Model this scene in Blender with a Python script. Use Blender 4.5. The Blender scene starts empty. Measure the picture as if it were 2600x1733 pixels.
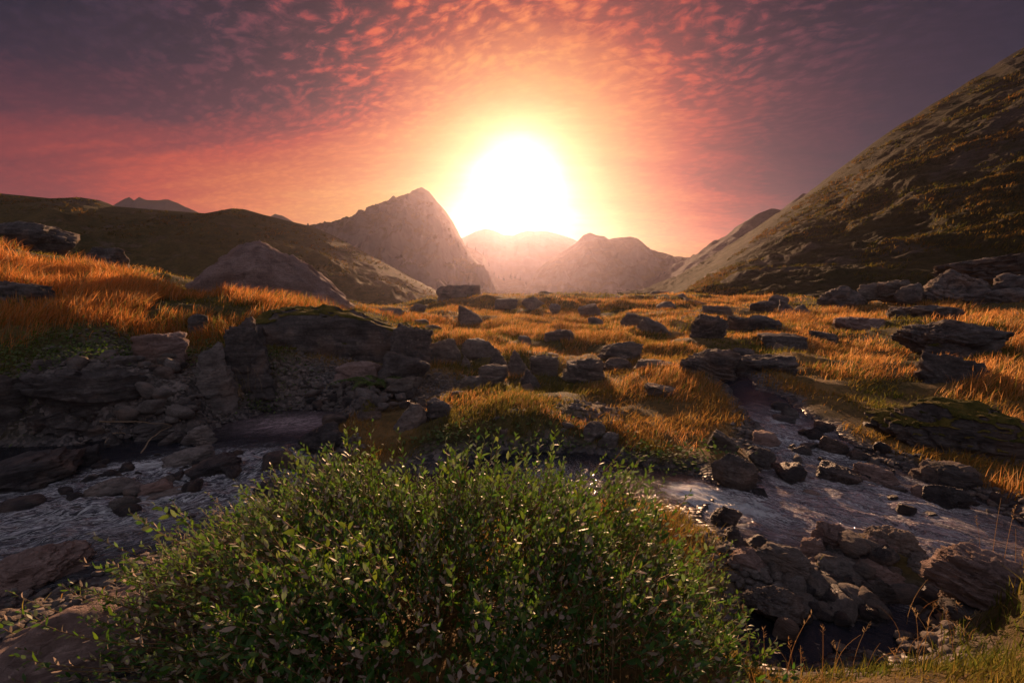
import bpy, math, random
import numpy as np
from mathutils import Vector, Matrix

scene = bpy.context.scene
COL = scene.collection
RNG = np.random.default_rng(7)
random.seed(7)

# ------------------------------------------------------------------ camera
CAM_Z = 2.6
F_PX, CX, CY, HORIZON = 512.0, 512.0, 341.0, 285.0
PITCH = math.atan((CY - HORIZON) / F_PX)
cam_data = bpy.data.cameras.new('camera')
cam_data.lens = 18.0
cam_data.sensor_width = 36.0
cam_data.clip_start = 0.05
cam_data.clip_end = 20000
cam = bpy.data.objects.new('camera', cam_data)
COL.objects.link(cam)
cam.location = (0, 0, CAM_Z)
cam.rotation_euler = (math.pi / 2 - PITCH, 0, 0)
scene.camera = cam

# ------------------------------------------------------------------ sky, sun, exposure
SUN_AZ, SUN_EL = math.radians(0.7), math.radians(11.3)
SUN_DIR = Vector((math.sin(SUN_AZ) * math.cos(SUN_EL), math.cos(SUN_AZ) * math.cos(SUN_EL), math.sin(SUN_EL)))
SUN_STRENGTH, SUN_COLOR = 5.0, (1.0, 0.56, 0.30)
NISHITA_STRENGTH = 0.05
CLOUD_STRENGTH = 0.94
HAZE_DENSITY, HAZE_G = 0.00015, 0.82
HAZE_COLOR = (0.82, 0.71, 0.92)
scene.view_settings.view_transform = 'Standard'
scene.view_settings.look = 'None'
scene.view_settings.exposure = 0.75
scene.view_settings.gamma = 1.0
scene.view_settings.use_curve_mapping = False

sun_data = bpy.data.lights.new('sun', 'SUN')
sun_data.energy = SUN_STRENGTH
sun_data.color = SUN_COLOR
sun_data.angle = math.radians(0.5)
sun = bpy.data.objects.new('sun', sun_data)
COL.objects.link(sun)
sun.rotation_euler = SUN_DIR.to_track_quat('Z', 'Y').to_euler()
sun.location = (0, 0, 60)

world = bpy.data.worlds.new('World')
scene.world = world
world.use_nodes = True


class NT:
    """small helper to write node trees"""
    def __init__(self, tree):
        self.t = tree
        tree.nodes.clear()

    def n(self, kind, **kw):
        nd = self.t.nodes.new(kind)
        for k, v in kw.items():
            setattr(nd, k, v)
        return nd

    def put(self, sock, v):
        if isinstance(v, bpy.types.NodeSocket):
            self.t.links.new(v, sock)
        elif v is not None:
            if hasattr(sock.default_value, '__len__') and not hasattr(v, '__len__'):
                v = (v, v, v, 1.0)[:len(sock.default_value)]
            elif hasattr(v, '__len__') and len(sock.default_value) == 4 and len(v) == 3:
                v = tuple(v) + (1.0,)
            sock.default_value = v

    def m(self, op, a, b=None, c=None, clamp=False):
        nd = self.n('ShaderNodeMath', operation=op, use_clamp=clamp)
        self.put(nd.inputs[0], a)
        self.put(nd.inputs[1], b)
        self.put(nd.inputs[2], c)
        return nd.outputs[0]

    def vm(self, op, a, b=None, out=0):
        nd = self.n('ShaderNodeVectorMath', operation=op)
        self.put(nd.inputs[0], a)
        if b is not None:
            self.put(nd.inputs[1], b)
        return nd.outputs[out]

    def sc(self, vec, s):
        nd = self.n('ShaderNodeVectorMath', operation='SCALE')
        self.put(nd.inputs[0], vec)
        self.put(nd.inputs['Scale'], s)
        return nd.outputs[0]

    def mix(self, fac, a, b, blend='MIX'):
        nd = self.n('ShaderNodeMix', data_type='RGBA', blend_type=blend)
        self.put(nd.inputs[0], fac)
        self.put(nd.inputs[6], a)
        self.put(nd.inputs[7], b)
        return nd.outputs[2]

    def ramp(self, fac, stops, interp='LINEAR'):
        nd = self.n('ShaderNodeValToRGB')
        cr = nd.color_ramp
        cr.interpolation = interp
        while len(cr.elements) < len(stops):
            cr.elements.new(0.5)
        for e, (p, c) in zip(cr.elements, stops):
            e.position = p
            if not hasattr(c, '__len__'):
                c = (c, c, c)
            e.color = tuple(c) + (1.0,) if len(c) == 3 else c
        self.put(nd.inputs[0], fac)
        return nd.outputs[0]

    def noise(self, vec, scale, detail=5, rough=0.55, dist=0.0, out=0):
        nd = self.n('ShaderNodeTexNoise')
        self.put(nd.inputs['Vector'], vec)
        self.put(nd.inputs['Scale'], scale)
        self.put(nd.inputs['Detail'], detail)
        self.put(nd.inputs['Roughness'], rough)
        self.put(nd.inputs['Distortion'], dist)
        return nd.outputs[out]

    def voro(self, vec, scale, feature='F1', out=0, rand=1.0):
        nd = self.n('ShaderNodeTexVoronoi', feature=feature)
        self.put(nd.inputs['Vector'], vec)
        self.put(nd.inputs['Scale'], scale)
        self.put(nd.inputs['Randomness'], rand)
        return nd.outputs[out]

    def mapping(self, vec, scale=(1, 1, 1), rot=(0, 0, 0), loc=(0, 0, 0)):
        nd = self.n('ShaderNodeMapping')
        self.put(nd.inputs[0], vec)
        nd.inputs[1].default_value = loc
        nd.inputs[2].default_value = rot
        nd.inputs[3].default_value = scale
        return nd.outputs[0]

    def bump(self, h, strength, dist, normal=None):
        nd = self.n('ShaderNodeBump')
        self.put(nd.inputs['Strength'], strength)
        self.put(nd.inputs['Distance'], dist)
        self.put(nd.inputs['Height'], h)
        if normal is not None:
            self.put(nd.inputs['Normal'], normal)
        return nd.outputs[0]


def build_world():
    T = NT(world.node_tree)
    out = T.n('ShaderNodeOutputWorld')
    sky = T.n('ShaderNodeTexSky', sky_type='NISHITA')
    sky.sun_disc = False
    sky.sun_elevation = SUN_EL
    sky.sun_rotation = SUN_AZ
    sky.altitude = 1800
    sky.dust_density = 2.0
    bg1 = T.n('ShaderNodeBackground')
    # the cloud sheet lets through only part of the clear sky behind it
    T.put(bg1.inputs[0], T.mix(1.0, sky.outputs[0], (0.085, 0.065, 0.08), 'MULTIPLY'))
    bg1.inputs[1].default_value = NISHITA_STRENGTH
    d = T.n('ShaderNodeTexCoord').outputs['Generated']
    d = T.vm('NORMALIZE', d)
    sx = T.n('ShaderNodeSeparateXYZ')
    T.put(sx.inputs[0], d)
    z = T.m('MAXIMUM', sx.outputs[2], 0.0)
    cosang = T.vm('DOT_PRODUCT', d, tuple(SUN_DIR), out=1)
    theta = T.m('MULTIPLY', T.m('ARCCOSINE', T.m('MINIMUM', cosang, 0.99999)), 180 / math.pi)
    elev = T.m('MULTIPLY', T.m('ARCSINE', z), 180 / math.pi)
    # cloud sheet: a plane overhead seen in perspective
    inv = T.m('DIVIDE', 1.0, T.m('ADD', z, 0.20))
    comb = T.n('ShaderNodeCombineXYZ')
    T.put(comb.inputs[0], T.m('MULTIPLY', sx.outputs[0], inv))
    T.put(comb.inputs[1], T.m('MULTIPLY', sx.outputs[1], inv))
    p = T.mapping(comb.outputs[0], rot=(0, 0, math.radians(28)))
    warp = T.noise(p, 1.3, 3, 0.5, out=1)
    pw = T.vm('ADD', p, T.sc(T.vm('SUBTRACT', warp, (0.5, 0.5, 0.5)), 0.30))
    ps = T.mapping(pw, scale=(0.85, 1.25, 1.0))
    big = T.noise(p, 0.55, 4, 0.55)
    cells = T.voro(ps, 25.0, 'SMOOTH_F1')
    cells.node.inputs['Smoothness'].default_value = 0.35
    puffs = T.noise(ps, 27.0, 7, 0.64, 0.6)
    cl = T.m('ADD', T.m('MULTIPLY', T.m('SUBTRACT', 0.75, cells), 0.26), T.m('MULTIPLY', T.m('ADD', T.m('MULTIPLY', puffs, 0.6), T.m('MULTIPLY', T.noise(ps, 10.0, 6, 0.62, 0.9), 0.55)), 0.80))
    cl = T.ramp(cl, [(0.42, 0.0), (0.68, 1.0)], 'EASE')
    # more broken up overhead, a smooth veil near the horizon
    fine = T.noise(ps, 70.0, 4, 0.6)
    cl = T.m('ADD', cl, T.m('MULTIPLY', T.m('SUBTRACT', fine, 0.5), 0.5))
    hi = T.ramp(T.m('DIVIDE', elev, 60.0), [(0.20, 0.0), (0.46, 1.0)], 'EASE')
    patch = T.ramp(big, [(0.36, 0.25), (0.62, 1.0)], 'EASE')
    amt = T.m('MULTIPLY', hi, patch)
    amt = T.m('MULTIPLY', T.m('ADD', amt, 0.12), T.ramp(T.m('DIVIDE', theta, 40.0), [(0.15, 0.10), (0.48, 1.0), (0.68, 0.95), (1.0, 0.60)], 'EASE'))
    mod = T.m('MULTIPLY', T.m('SUBTRACT', cl, 0.5), amt)
    # thin streaks low over the ridge
    st = T.noise(T.mapping(comb.outputs[0], scale=(0.35, 1.7, 1.0), rot=(0, 0, math.radians(-14))), 2.6, 6, 0.6, 0.3)
    st = T.m('SUBTRACT', st, 0.5)
    st_low = T.noise(T.mapping(comb.outputs[0], scale=(0.5, 1.2, 1.0)), 1.2, 4, 0.55)
    # angle from the sun, stretched along the horizon, disturbed by cloud
    lowband = T.m('ADD', elev, T.m('MULTIPLY', sx.outputs[0], 12.0))
    lowband = T.m('ADD', lowband, T.m('MULTIPLY', T.m('SUBTRACT', st_low, 0.5), 7.0))
    hb = T.m('SUBTRACT', 1.0, T.ramp(T.m('DIVIDE', lowband, 40.0), [(0.05, 0.0), (0.42, 1.0)], 'EASE'))
    s = T.m('MULTIPLY', theta, T.m('SUBTRACT', 1.0, T.m('MULTIPLY', hb, 0.52)))
    wob = T.m('MULTIPLY', T.m('SUBTRACT', big, 0.5), T.m('MULTIPLY', s, T.m('SUBTRACT', 0.6, T.m('MULTIPLY', hb, 0.45))))
    s = T.m('ADD', s, wob)
    s = T.m('SUBTRACT', s, T.m('MULTIPLY', mod, T.m('MULTIPLY', T.m('MINIMUM', s, 19.0), 0.54)))
    s = T.m('SUBTRACT', s, T.m('MULTIPLY', st, T.m('MULTIPLY', T.m('MINIMUM', s, 30.0), 0.35)))
    S = 120.0
    col = T.ramp(T.m('DIVIDE', s, S), [
        (0 / S, (0.66, 0.46, 0.22)), (5.5 / S, (0.52, 0.33, 0.085)), (9 / S, (0.42, 0.180, 0.030)),
        (13 / S, (0.39, 0.092, 0.020)), (17 / S, (0.28, 0.036, 0.016)), (20 / S, (0.150, 0.021, 0.017)),
        (25 / S, (0.052, 0.013, 0.017)), (33 / S, (0.016, 0.008, 0.014)), (46 / S, (0.006, 0.006, 0.012)),
        (58 / S, (0.024, 0.019, 0.029)), (100 / S, (0.230, 0.212, 0.245))])  # last stops: sky overhead and behind the camera brightened as added fill light
    lum = T.m('ADD', 1.0, T.m('MULTIPLY', mod, 1.15))
    lum = T.m('ADD', lum, T.m('MULTIPLY', st, 0.30))
    col = T.mix(1.0, col, lum, 'MULTIPLY')
    # the veiled sun itself
    core = T.m('MULTIPLY', T.m('POWER', 2.718, T.m('MULTIPLY', T.m('POWER', T.m('DIVIDE', s, 2.9), 2.0), -1.0)), 2.2)
    cc = T.mix(1.0, (1.0, 0.85, 0.62), core, 'MULTIPLY')
    col = T.mix(1.0, col, cc, 'ADD')
    bg2 = T.n('ShaderNodeBackground')
    T.put(bg2.inputs[0], col)
    bg2.inputs[1].default_value = CLOUD_STRENGTH
    add = T.n('ShaderNodeAddShader')
    T.put(add.inputs[0], bg1.outputs[0])
    T.put(add.inputs[1], bg2.outputs[0])
    T.put(out.inputs[0], add.outputs[0])


build_world()
scene.cycles.max_bounces = 5
scene.cycles.diffuse_bounces = 2
scene.cycles.glossy_bounces = 2
scene.cycles.transmission_bounces = 3
scene.cycles.volume_bounces = 0
scene.cycles.caustics_reflective = False
scene.cycles.caustics_refractive = False
scene.cycles.use_denoising = True
scene.cycles.sample_clamp_indirect = 4.0


# ------------------------------------------------------------------ helpers
def ray(px, py):
    """world direction (per unit of y) through a picture point"""
    x = (np.asarray(px, float) - CX) / F_PX
    yu = (CY - np.asarray(py, float)) / F_PX
    c, s = math.cos(PITCH), math.sin(PITCH)
    fy = c + yu * s
    return x / fy, (yu * c - s) / fy


def at(px, py, Y):
    rx, rz = ray(px, py)
    return np.array([rx * Y, np.asarray(Y, float) + 0 * rx, CAM_Z + rz * Y]).T


def smooth(a, b, x):
    t = np.clip((x - a) / (b - a), 0, 1)
    return t * t * (3 - 2 * t)


def _hash(ix, iy, iz, seed):
    h = (ix.astype(np.uint32) * np.uint32(374761393) + iy.astype(np.uint32) * np.uint32(668265263)
         + iz.astype(np.uint32) * np.uint32(2147483647) + np.uint32((seed * 974634777) & 0xffffffff))
    h = (h ^ (h >> np.uint32(13))) * np.uint32(1274126177)
    h = (h ^ (h >> np.uint32(16))) * np.uint32(2246822519)
    h = h ^ (h >> np.uint32(15))
    return h.astype(np.float64) / 4294967295.0


def vnoise(p, seed=0):
    """value noise in -1..1 at points (n,3)"""
    f = np.floor(p)
    i = f.astype(np.int64)
    t = p - f
    t = t * t * t * (t * (t * 6 - 15) + 10)
    r = 0
    for dx in (0, 1):
        wx = t[:, 0] if dx else 1 - t[:, 0]
        for dy in (0, 1):
            wy = t[:, 1] if dy else 1 - t[:, 1]
            for dz in (0, 1):
                wz = t[:, 2] if dz else 1 - t[:, 2]
                r = r + wx * wy * wz * _hash(i[:, 0] + dx, i[:, 1] + dy, i[:, 2] + dz, seed)
    return r * 2 - 1


def fbm(p, octaves=4, seed=0, gain=0.5, lac=2.03):
    a, r, q = 1.0, 0, np.asarray(p, float)
    for o in range(octaves):
        r = r + a * vnoise(q, seed + o * 17)
        q = q * lac + 13.7
        a *= gain
    return r


def ridged(p, octaves=5, seed=0, gain=0.5):
    a, r, q = 1.0, 0, np.asarray(p, float)
    for o in range(octaves):
        r = r + a * (1 - 2 * np.abs(vnoise(q, seed + o * 17)))
        q = q * 2.03 + 7.1
        a *= gain
    return r


def p3(x, y, s, z=0.0):
    return np.stack([np.asarray(x) * s, np.asarray(y) * s, np.zeros_like(np.asarray(x, float)) + z], 1)


def make_mesh(name, verts, faces, smooth_shade=True):
    """faces: (n,3) or (n,4) array, or a list of such arrays"""
    me = bpy.data.meshes.new(name)
    verts = np.ascontiguousarray(verts, dtype=np.float32)
    if not isinstance(faces, list):
        faces = [faces]
    faces = [np.asarray(f, dtype=np.int32) for f in faces if len(f)]
    me.vertices.add(len(verts))
    me.vertices.foreach_set('co', verts.ravel())
    loops = np.concatenate([f.ravel() for f in faces])
    sizes = np.concatenate([np.full(len(f), f.shape[1], np.int32) for f in faces])
    starts = np.concatenate([[0], np.cumsum(sizes)[:-1]]).astype(np.int32)
    me.loops.add(len(loops))
    me.loops.foreach_set('vertex_index', loops)
    me.polygons.add(len(sizes))
    me.polygons.foreach_set('loop_start', starts)
    me.polygons.foreach_set('loop_total', sizes)
    me.polygons.foreach_set('use_smooth', np.full(len(sizes), smooth_shade))
    me.update(calc_edges=True)
    return me


def vattr(me, name, vals, kind='FLOAT'):
    a = me.attributes.new(name, 'FLOAT_COLOR' if kind == 'COLOR' else 'FLOAT', 'POINT')
    vals = np.asarray(vals, np.float32)
    if kind == 'COLOR':
        if vals.shape[1] == 3:
            vals = np.concatenate([vals, np.ones((len(vals), 1), np.float32)], 1)
        a.data.foreach_set('color', np.ascontiguousarray(vals).ravel())
    else:
        a.data.foreach_set('value', np.ascontiguousarray(vals))


def link(name, me, mat=None, parent=None, label=None, cat=None, group=None, kind=None):
    o = bpy.data.objects.new(name, me)
    COL.objects.link(o)
    if mat is not None and not me.materials:
        me.materials.append(mat)
    if parent is not None:
        o.parent = parent
    if label:
        o['label'] = label
    if cat:
        o['category'] = cat
    if group:
        o['group'] = group
    if kind:
        o['kind'] = kind
    return o


def empty(name, loc, label, cat, group=None):
    o = bpy.data.objects.new(name, None)
    COL.objects.link(o)
    o.location = loc
    o['label'] = label
    o['category'] = cat
    if group:
        o['group'] = group
    return o


def grid_faces(nu, nv):
    i = np.arange(nu - 1)[:, None] * nv + np.arange(nv - 1)[None, :]
    i = i.ravel()
    return np.stack([i, i + nv, i + nv + 1, i + 1], 1)


# ------------------------------------------------------------------ materials
def new_mat(name):
    m = bpy.data.materials.new(name)
    m.use_nodes = True
    T = NT(m.node_tree)
    out = T.n('ShaderNodeOutputMaterial')
    return m, T, out


def principled(T, out, color, rough=0.9, normal=None, spec=0.3, metallic=0.0):
    b = T.n('ShaderNodeBsdfPrincipled')
    T.put(b.inputs['Base Color'], color)
    T.put(b.inputs['Roughness'], rough)
    T.put(b.inputs['Specular IOR Level'], spec)
    if normal is not None:
        T.put(b.inputs['Normal'], normal)
    T.put(out.inputs[0], b.outputs[0])
    return b


def rock_material(name, dark, mid, light, lichen=0.35, rough=0.85, strata=1.0, scale=1.0, warm=(0.30, 0.18, 0.12)):
    m, T, out = new_mat(name)
    tc = T.n('ShaderNodeTexCoord').outputs['Object']
    info = T.n('ShaderNodeObjectInfo').outputs['Random']
    off = T.vm('ADD', tc, T.sc((37.0, 91.0, 53.0), info))
    n1 = T.noise(off, 2.2 * scale, 6, 0.62)
    lay = T.mapping(off, scale=(1.2, 1.2, 9.0), rot=(0.12, 0.2, 0))
    n2 = T.noise(lay, 1.7 * scale, 6, 0.65, 0.4)
    n3 = T.noise(off, 18.0 * scale, 5, 0.7)
    base = T.ramp(T.m('ADD', T.m('MULTIPLY', n1, 0.55), T.m('MULTIPLY', n2, 0.45)),
                  [(0.36, dark), (0.50, mid), (0.66, light)])
    base = T.mix(T.m('MULTIPLY', T.ramp(n3, [(0.35, 0.0), (0.65, 1.0)]), 0.65), base, tuple(c * 0.40 for c in mid))
    rust = T.ramp(T.noise(off, 1.1 * scale, 4, 0.6), [(0.50, 0.0), (0.68, 0.55)])
    base = T.mix(rust, base, warm)
    v = T.voro(T.vm('ADD', off, T.sc(T.noise(off, 9.0 * scale, 3, out=1), 0.10)), 9.0 * scale, 'F1')
    lm = T.m('MULTIPLY', T.ramp(v, [(0.16, 1.0), (0.30, 0.0)]), T.ramp(T.noise(off, 1.6 * scale, 3), [(0.46, 0.0), (0.60, 1.0)]))
    base = T.mix(T.m('MULTIPLY', lm, lichen), base, (0.33, 0.30, 0.25))
    # grain relief
    ncr = T.noise(lay, 5.0 * scale, 8, 0.7, 0.8)
    h = T.m('ADD', T.m('MULTIPLY', n3, 0.35), T.m('MULTIPLY', ncr, 0.9 * strata))
    h = T.m('ADD', h, T.m('MULTIPLY', n1, 0.5))
    nrm = T.bump(h, 1.0, 0.16 / scale)
    principled(T, out, base, rough, nrm, 0.35)
    return m


M_ROCK = rock_material('grey_schist', (0.11, 0.098, 0.094), (0.32, 0.28, 0.26), (0.50, 0.45, 0.42))
M_DARK = rock_material('dark_schist', (0.048, 0.043, 0.043), (0.16, 0.14, 0.135), (0.34, 0.30, 0.285), lichen=0.5)
M_PINK = rock_material('pink_gneiss', (0.24, 0.165, 0.15), (0.44, 0.31, 0.275), (0.60, 0.45, 0.40), lichen=0.12, warm=(0.26, 0.14, 0.10))
M_WET = rock_material('wet_stone', (0.025, 0.024, 0.028), (0.10, 0.092, 0.095), (0.21, 0.19, 0.19), lichen=0.1, rough=0.42)
M_FAR = rock_material('meadow_stone', (0.10, 0.085, 0.076), (0.25, 0.21, 0.185), (0.42, 0.36, 0.31), scale=0.6)
ROCKM = {'g': M_ROCK, 'd': M_DARK, 'p': M_PINK, 'w': M_WET, 'f': M_FAR}

# moss
M_MOSS, T, out = new_mat('moss')
tc = T.n('ShaderNodeTexCoord').outputs['Object']
n = T.noise(tc, 5.0, 6, 0.65)
n2 = T.noise(tc, 40.0, 4, 0.7)
c = T.ramp(n, [(0.3, (0.035, 0.040, 0.010)), (0.5, (0.11, 0.095, 0.022)), (0.7, (0.22, 0.15, 0.04))])
principled(T, out, c, 0.95, T.bump(T.m('ADD', n2, n), 1.0, 0.05), 0.1)


def grass_material(name, trans=0.5, rough=0.6):
    m, T, out = new_mat(name)
    a = T.n('ShaderNodeAttribute')
    a.attribute_name = 'tint'
    d = T.n('ShaderNodeBsdfDiffuse')
    T.put(d.inputs[0], a.outputs[0])
    t = T.n('ShaderNodeBsdfTranslucent')
    T.put(t.inputs[0], a.outputs[0])
    mx = T.n('ShaderNodeMixShader')
    mx.inputs[0].default_value = trans
    T.put(mx.inputs[1], d.outputs[0])
    T.put(mx.inputs[2], t.outputs[0])
    T.put(out.inputs[0], mx.outputs[0])
    return m


M_GRASS = grass_material('grass_blades', 0.62)

# ------------------------------------------------------------------ terrain shape
def _warp(x, y):
    r = np.hypot(x, y) + 1e-9
    k = np.log1p(r / 3.0) * 3.0 / r
    return np.stack([x * k, y * k], 1)


class Tps:
    def __init__(self, pts, z, lam=0.004):
        self.p = _warp(pts[:, 0], pts[:, 1])
        n = len(z)
        K = self.k(self.p)
        P = np.c_[np.ones(n), self.p]
        A = np.zeros((n + 3, n + 3))
        A[:n, :n] = K + lam * np.eye(n)
        A[:n, n:] = P
        A[n:, :n] = P.T
        w = np.linalg.solve(A, np.r_[z, 0, 0, 0])
        self.w, self.a = w[:n], w[n:]

    def k(self, q):
        d2 = ((q[:, None, :] - self.p[None, :, :]) ** 2).sum(-1)
        return 0.5 * d2 * np.log(d2 + 1e-12)

    def __call__(self, x, y):
        q = _warp(x, y)
        o = np.empty(len(q))
        for i in range(0, len(q), 20000):
            c = q[i:i + 20000]
            o[i:i + 20000] = self.k(c) @ self.w + self.a[0] + c @ self.a[1:]
        return o


LAND = [  # picture point of the ground and how far away it lies
    (1024, 480, 6.0), (1024, 430, 7.4), (960, 440, 7.0), (900, 400, 9), (850, 395, 9.5), (800, 380, 11), (1024, 380, 10),
    (920, 375, 11), (860, 350, 15), (1000, 340, 15), (1024, 320, 22), (900, 320, 22), (800, 340, 17), (760, 360, 13),
    (700, 340, 18), (720, 320, 24), (800, 310, 30), (900, 298, 36), (1024, 290, 32), (700, 300, 40), (760, 298, 42),
    (1200, 305, 22), (1250, 400, 9), (1300, 480, 6),
    (680, 440, 7.2), (725, 425, 8.0), (620, 440, 7.2), (560, 430, 7.5), (480, 420, 8.0), (430, 410, 9), (480, 390, 10.4),
    (560, 390, 10.5), (640, 385, 11), (700, 388, 10.4), (720, 372, 12), (560, 350, 16), (480, 350, 15.5), (640, 345, 17),
    (600, 320, 27), (500, 315, 28), (450, 310, 28), (440, 325, 22), (400, 345, 16), (420, 370, 12.5), (380, 385, 10.8),
    (340, 395, 10.2), (310, 400, 10),
    (440, 299, 45), (520, 297, 45), (600, 297, 45), (690, 296, 45), (360, 305, 40), (300, 310, 40),
    (0, 352, 9.5), (80, 345, 10), (150, 345, 10.5), (200, 340, 11.5), (250, 340, 12), (300, 330, 14), (0, 320, 11.5),
    (100, 310, 13), (200, 310, 14), (280, 300, 17), (0, 270, 15), (100, 275, 17), (200, 288, 19), (0, 247, 18.5),
    (90, 264, 20), (180, 282, 22), (260, 294, 22), (320, 306, 20), (350, 316, 18), (-200, 250, 18), (-200, 345, 10),
    (-300, 420, 7),
]
_w = [(-6, 0, 1.2), (-3, .5, .9), (0, 0, .95), (3, 0, 1.0), (6, 0, 1.3), (0, -5, 1.2), (-6, -5, 1.5), (6, -5, 1.5),
      (0, 1.5, .85), (-1.5, 2.5, .55), (0, 3, .55), (1, 2.7, .62), (-2.5, 2.6, .5), (-3.2, 3, .35), (1.9, 2.15, .62), (1.7, 2.6, .40), (2.25, 2.6, .52),
      (2.7, 2.8, .62), (1.5, 2.9, .36), (3.6, 3.4, .78), (5, 4, .8), (-25, 32, 2.5), (-15, 36, 1), (-8, 38, .7), (0, 70, -1.5), (-25, 70, -2),
      (25, 70, -1), (0, 110, -9), (-40, 110, -9), (40, 110, -6), (-45, 30, 4), (45, 30, 3)]
_pts = np.array([at(*p) for p in LAND] + [np.array(p, float) for p in _w])
TPS = Tps(_pts[:, :2], _pts[:, 2])

# water outlines: picture points with the level of the water there
POLYS = {
    'pool': [(-260, 450, 0), (0, 447, 0), (60, 446, 0), (110, 438, 0), (170, 440, 0), (215, 431, 0), (262, 412, 0),
             (334, 409, 0), (330, 424, 0), (302, 440, 0), (300, 470, 0), (340, 480, 0), (330, 545, 0), (200, 552, 0),
             (140, 556, 0), (96, 585, 0), (0, 592, 0), (-260, 610, 0)],
    'channel': [(722, 490, .16), (700, 512, .14), (600, 505, .08), (520, 530, .04), (430, 540, .02), (320, 550, 0),
                (270, 530, 0), (290, 480, 0), (340, 477, 0), (430, 472, .02), (520, 458, .04), (560, 456, .05),
                (620, 460, .08), (680, 472, .12)],
    'brook': [(700, 372, .70), (722, 378, .64), (742, 400, .5), (757, 425, .36), (768, 455, .26), (768, 482, .2), (752, 494, .2),
              (722, 488, .18), (700, 512, .16), (735, 533, .2), (765, 545, .2), (800, 552, .2), (815, 540, .2), (860, 545, .2),
              (920, 562, .2), (940, 560, .2), (1000, 575, .2), (1080, 590, .2), (1090, 540, .2), (1010, 530, .2), (988, 507, .2),
              (962, 492, .2), (900, 472, .21), (868, 456, .22), (838, 440, .3), (818, 425, .36), (798, 408, .45), (768, 392, .54),
              (742, 378, .63), (722, 366, .70)],
    'puddle': [(740, 640, .17), (770, 615, .17), (830, 607, .17), (858, 596, .17), (905, 592, .17), (936, 602, .17), (926, 626, .17),
               (880, 655, .17), (830, 655, .17), (780, 664, .17), (745, 660, .17)],
}


def _world_poly(poly):
    o = []
    for px, py, zw in poly:
        rx, rz = ray(px, py)
        Y = (zw - CAM_Z) / rz
        o.append((rx * Y, Y, zw))
    return np.array(o)


WPOLY = {k: _world_poly(v) for k, v in POLYS.items()}
WPTS = np.concatenate(list(WPOLY.values()))


def water_level(x, y):
    d2 = (x[:, None] - WPTS[None, :, 0]) ** 2 + (y[:, None] - WPTS[None, :, 1]) ** 2 + 0.02
    w = 1 / d2 ** 1.5
    return (w * WPTS[None, :, 2]).sum(1) / w.sum(1)


def poly_sd(x, y, P):
    """signed distance to a polygon, positive outside"""
    d = np.full(len(x), 1e9)
    inside = np.zeros(len(x), bool)
    n = len(P)
    for i in range(n):
        ax, ay = P[i, :2]
        bx, by = P[(i + 1) % n, :2]
        ex, ey = bx - ax, by - ay
        t = np.clip(((x - ax) * ex + (y - ay) * ey) / (ex * ex + ey * ey + 1e-12), 0, 1)
        d = np.minimum(d, np.hypot(x - ax - t * ex, y - ay - t * ey))
        c = ((ay > y) != (by > y))
        with np.errstate(divide='ignore', invalid='ignore'):
            c &= x < (bx - ax) * (y - ay) / (by - ay + 1e-15) + ax
        inside ^= c
    return np.where(inside, -d, d)


def water_sd(x, y, jitter=True):
    sd = np.full(len(x), 50.0)
    near = np.hypot(x, y) < 30
    if near.any():
        xs, ys = x[near], y[near]
        s = np.min([poly_sd(xs, ys, P) for P in WPOLY.values()], axis=0)
        if jitter:
            s = s + 0.16 * fbm(p3(xs, ys, 1.6), 3, 5)
        sd[near] = s
    return sd


def ground_height(x, y, detail=True):
    x = np.asarray(x, float)
    y = np.asarray(y, float)
    r = np.hypot(x, y)
    z = TPS(x, y)
    far = smooth(60, 120, r)
    z = z * (1 - far) + (-12.0 - 0.02 * r) * far
    if detail:
        a = smooth(2, 12, r)
        z = z + (0.05 + 0.15 * a) * fbm(p3(x, y, 0.55), 4, 3) + 0.035 * fbm(p3(x, y, 2.6), 3, 9)
        z = z + 0.25 * a * fbm(p3(x, y, 0.16), 3, 31) * smooth(10, 25, r)
    sd = water_sd(x, y)
    near = sd < 6
    if near.any():
        xs, ys = x[near], y[near]
        zw = water_level(xs, ys)
        s = sd[near]
        land = np.maximum(z[near], zw + 0.06)
        bank = smooth(0.0, 0.75, s)
        bed = zw - 0.07 - 0.16 * smooth(0.0, 0.6, -s) + 0.05 * fbm(p3(xs, ys, 3.2), 3, 12)
        out = np.where(s > 0, (zw + 0.01 + 0.10 * np.clip(s, 0, .5)) * (1 - bank) + land * bank, bed)
        z[near] = out
    return z


def surface_at(px, py, ymin=1.6, ymax=70.0):
    """where the sight line of a picture point meets ground or water"""
    rx, rz = ray(px, py)
    Y = np.exp(np.linspace(math.log(ymin), math.log(ymax), 420))
    x, zr = rx * Y, CAM_Z + rz * Y
    g = ground_height(x, Y, detail=False)
    wet = water_sd(x, Y) < 0
    if wet.any():
        g[wet] = np.maximum(g[wet], water_level(x[wet], Y[wet]))
    hit = np.nonzero(zr <= g)[0]
    i = hit[0] if len(hit) else len(Y) - 1
    return x[i], Y[i], g[i]


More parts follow.
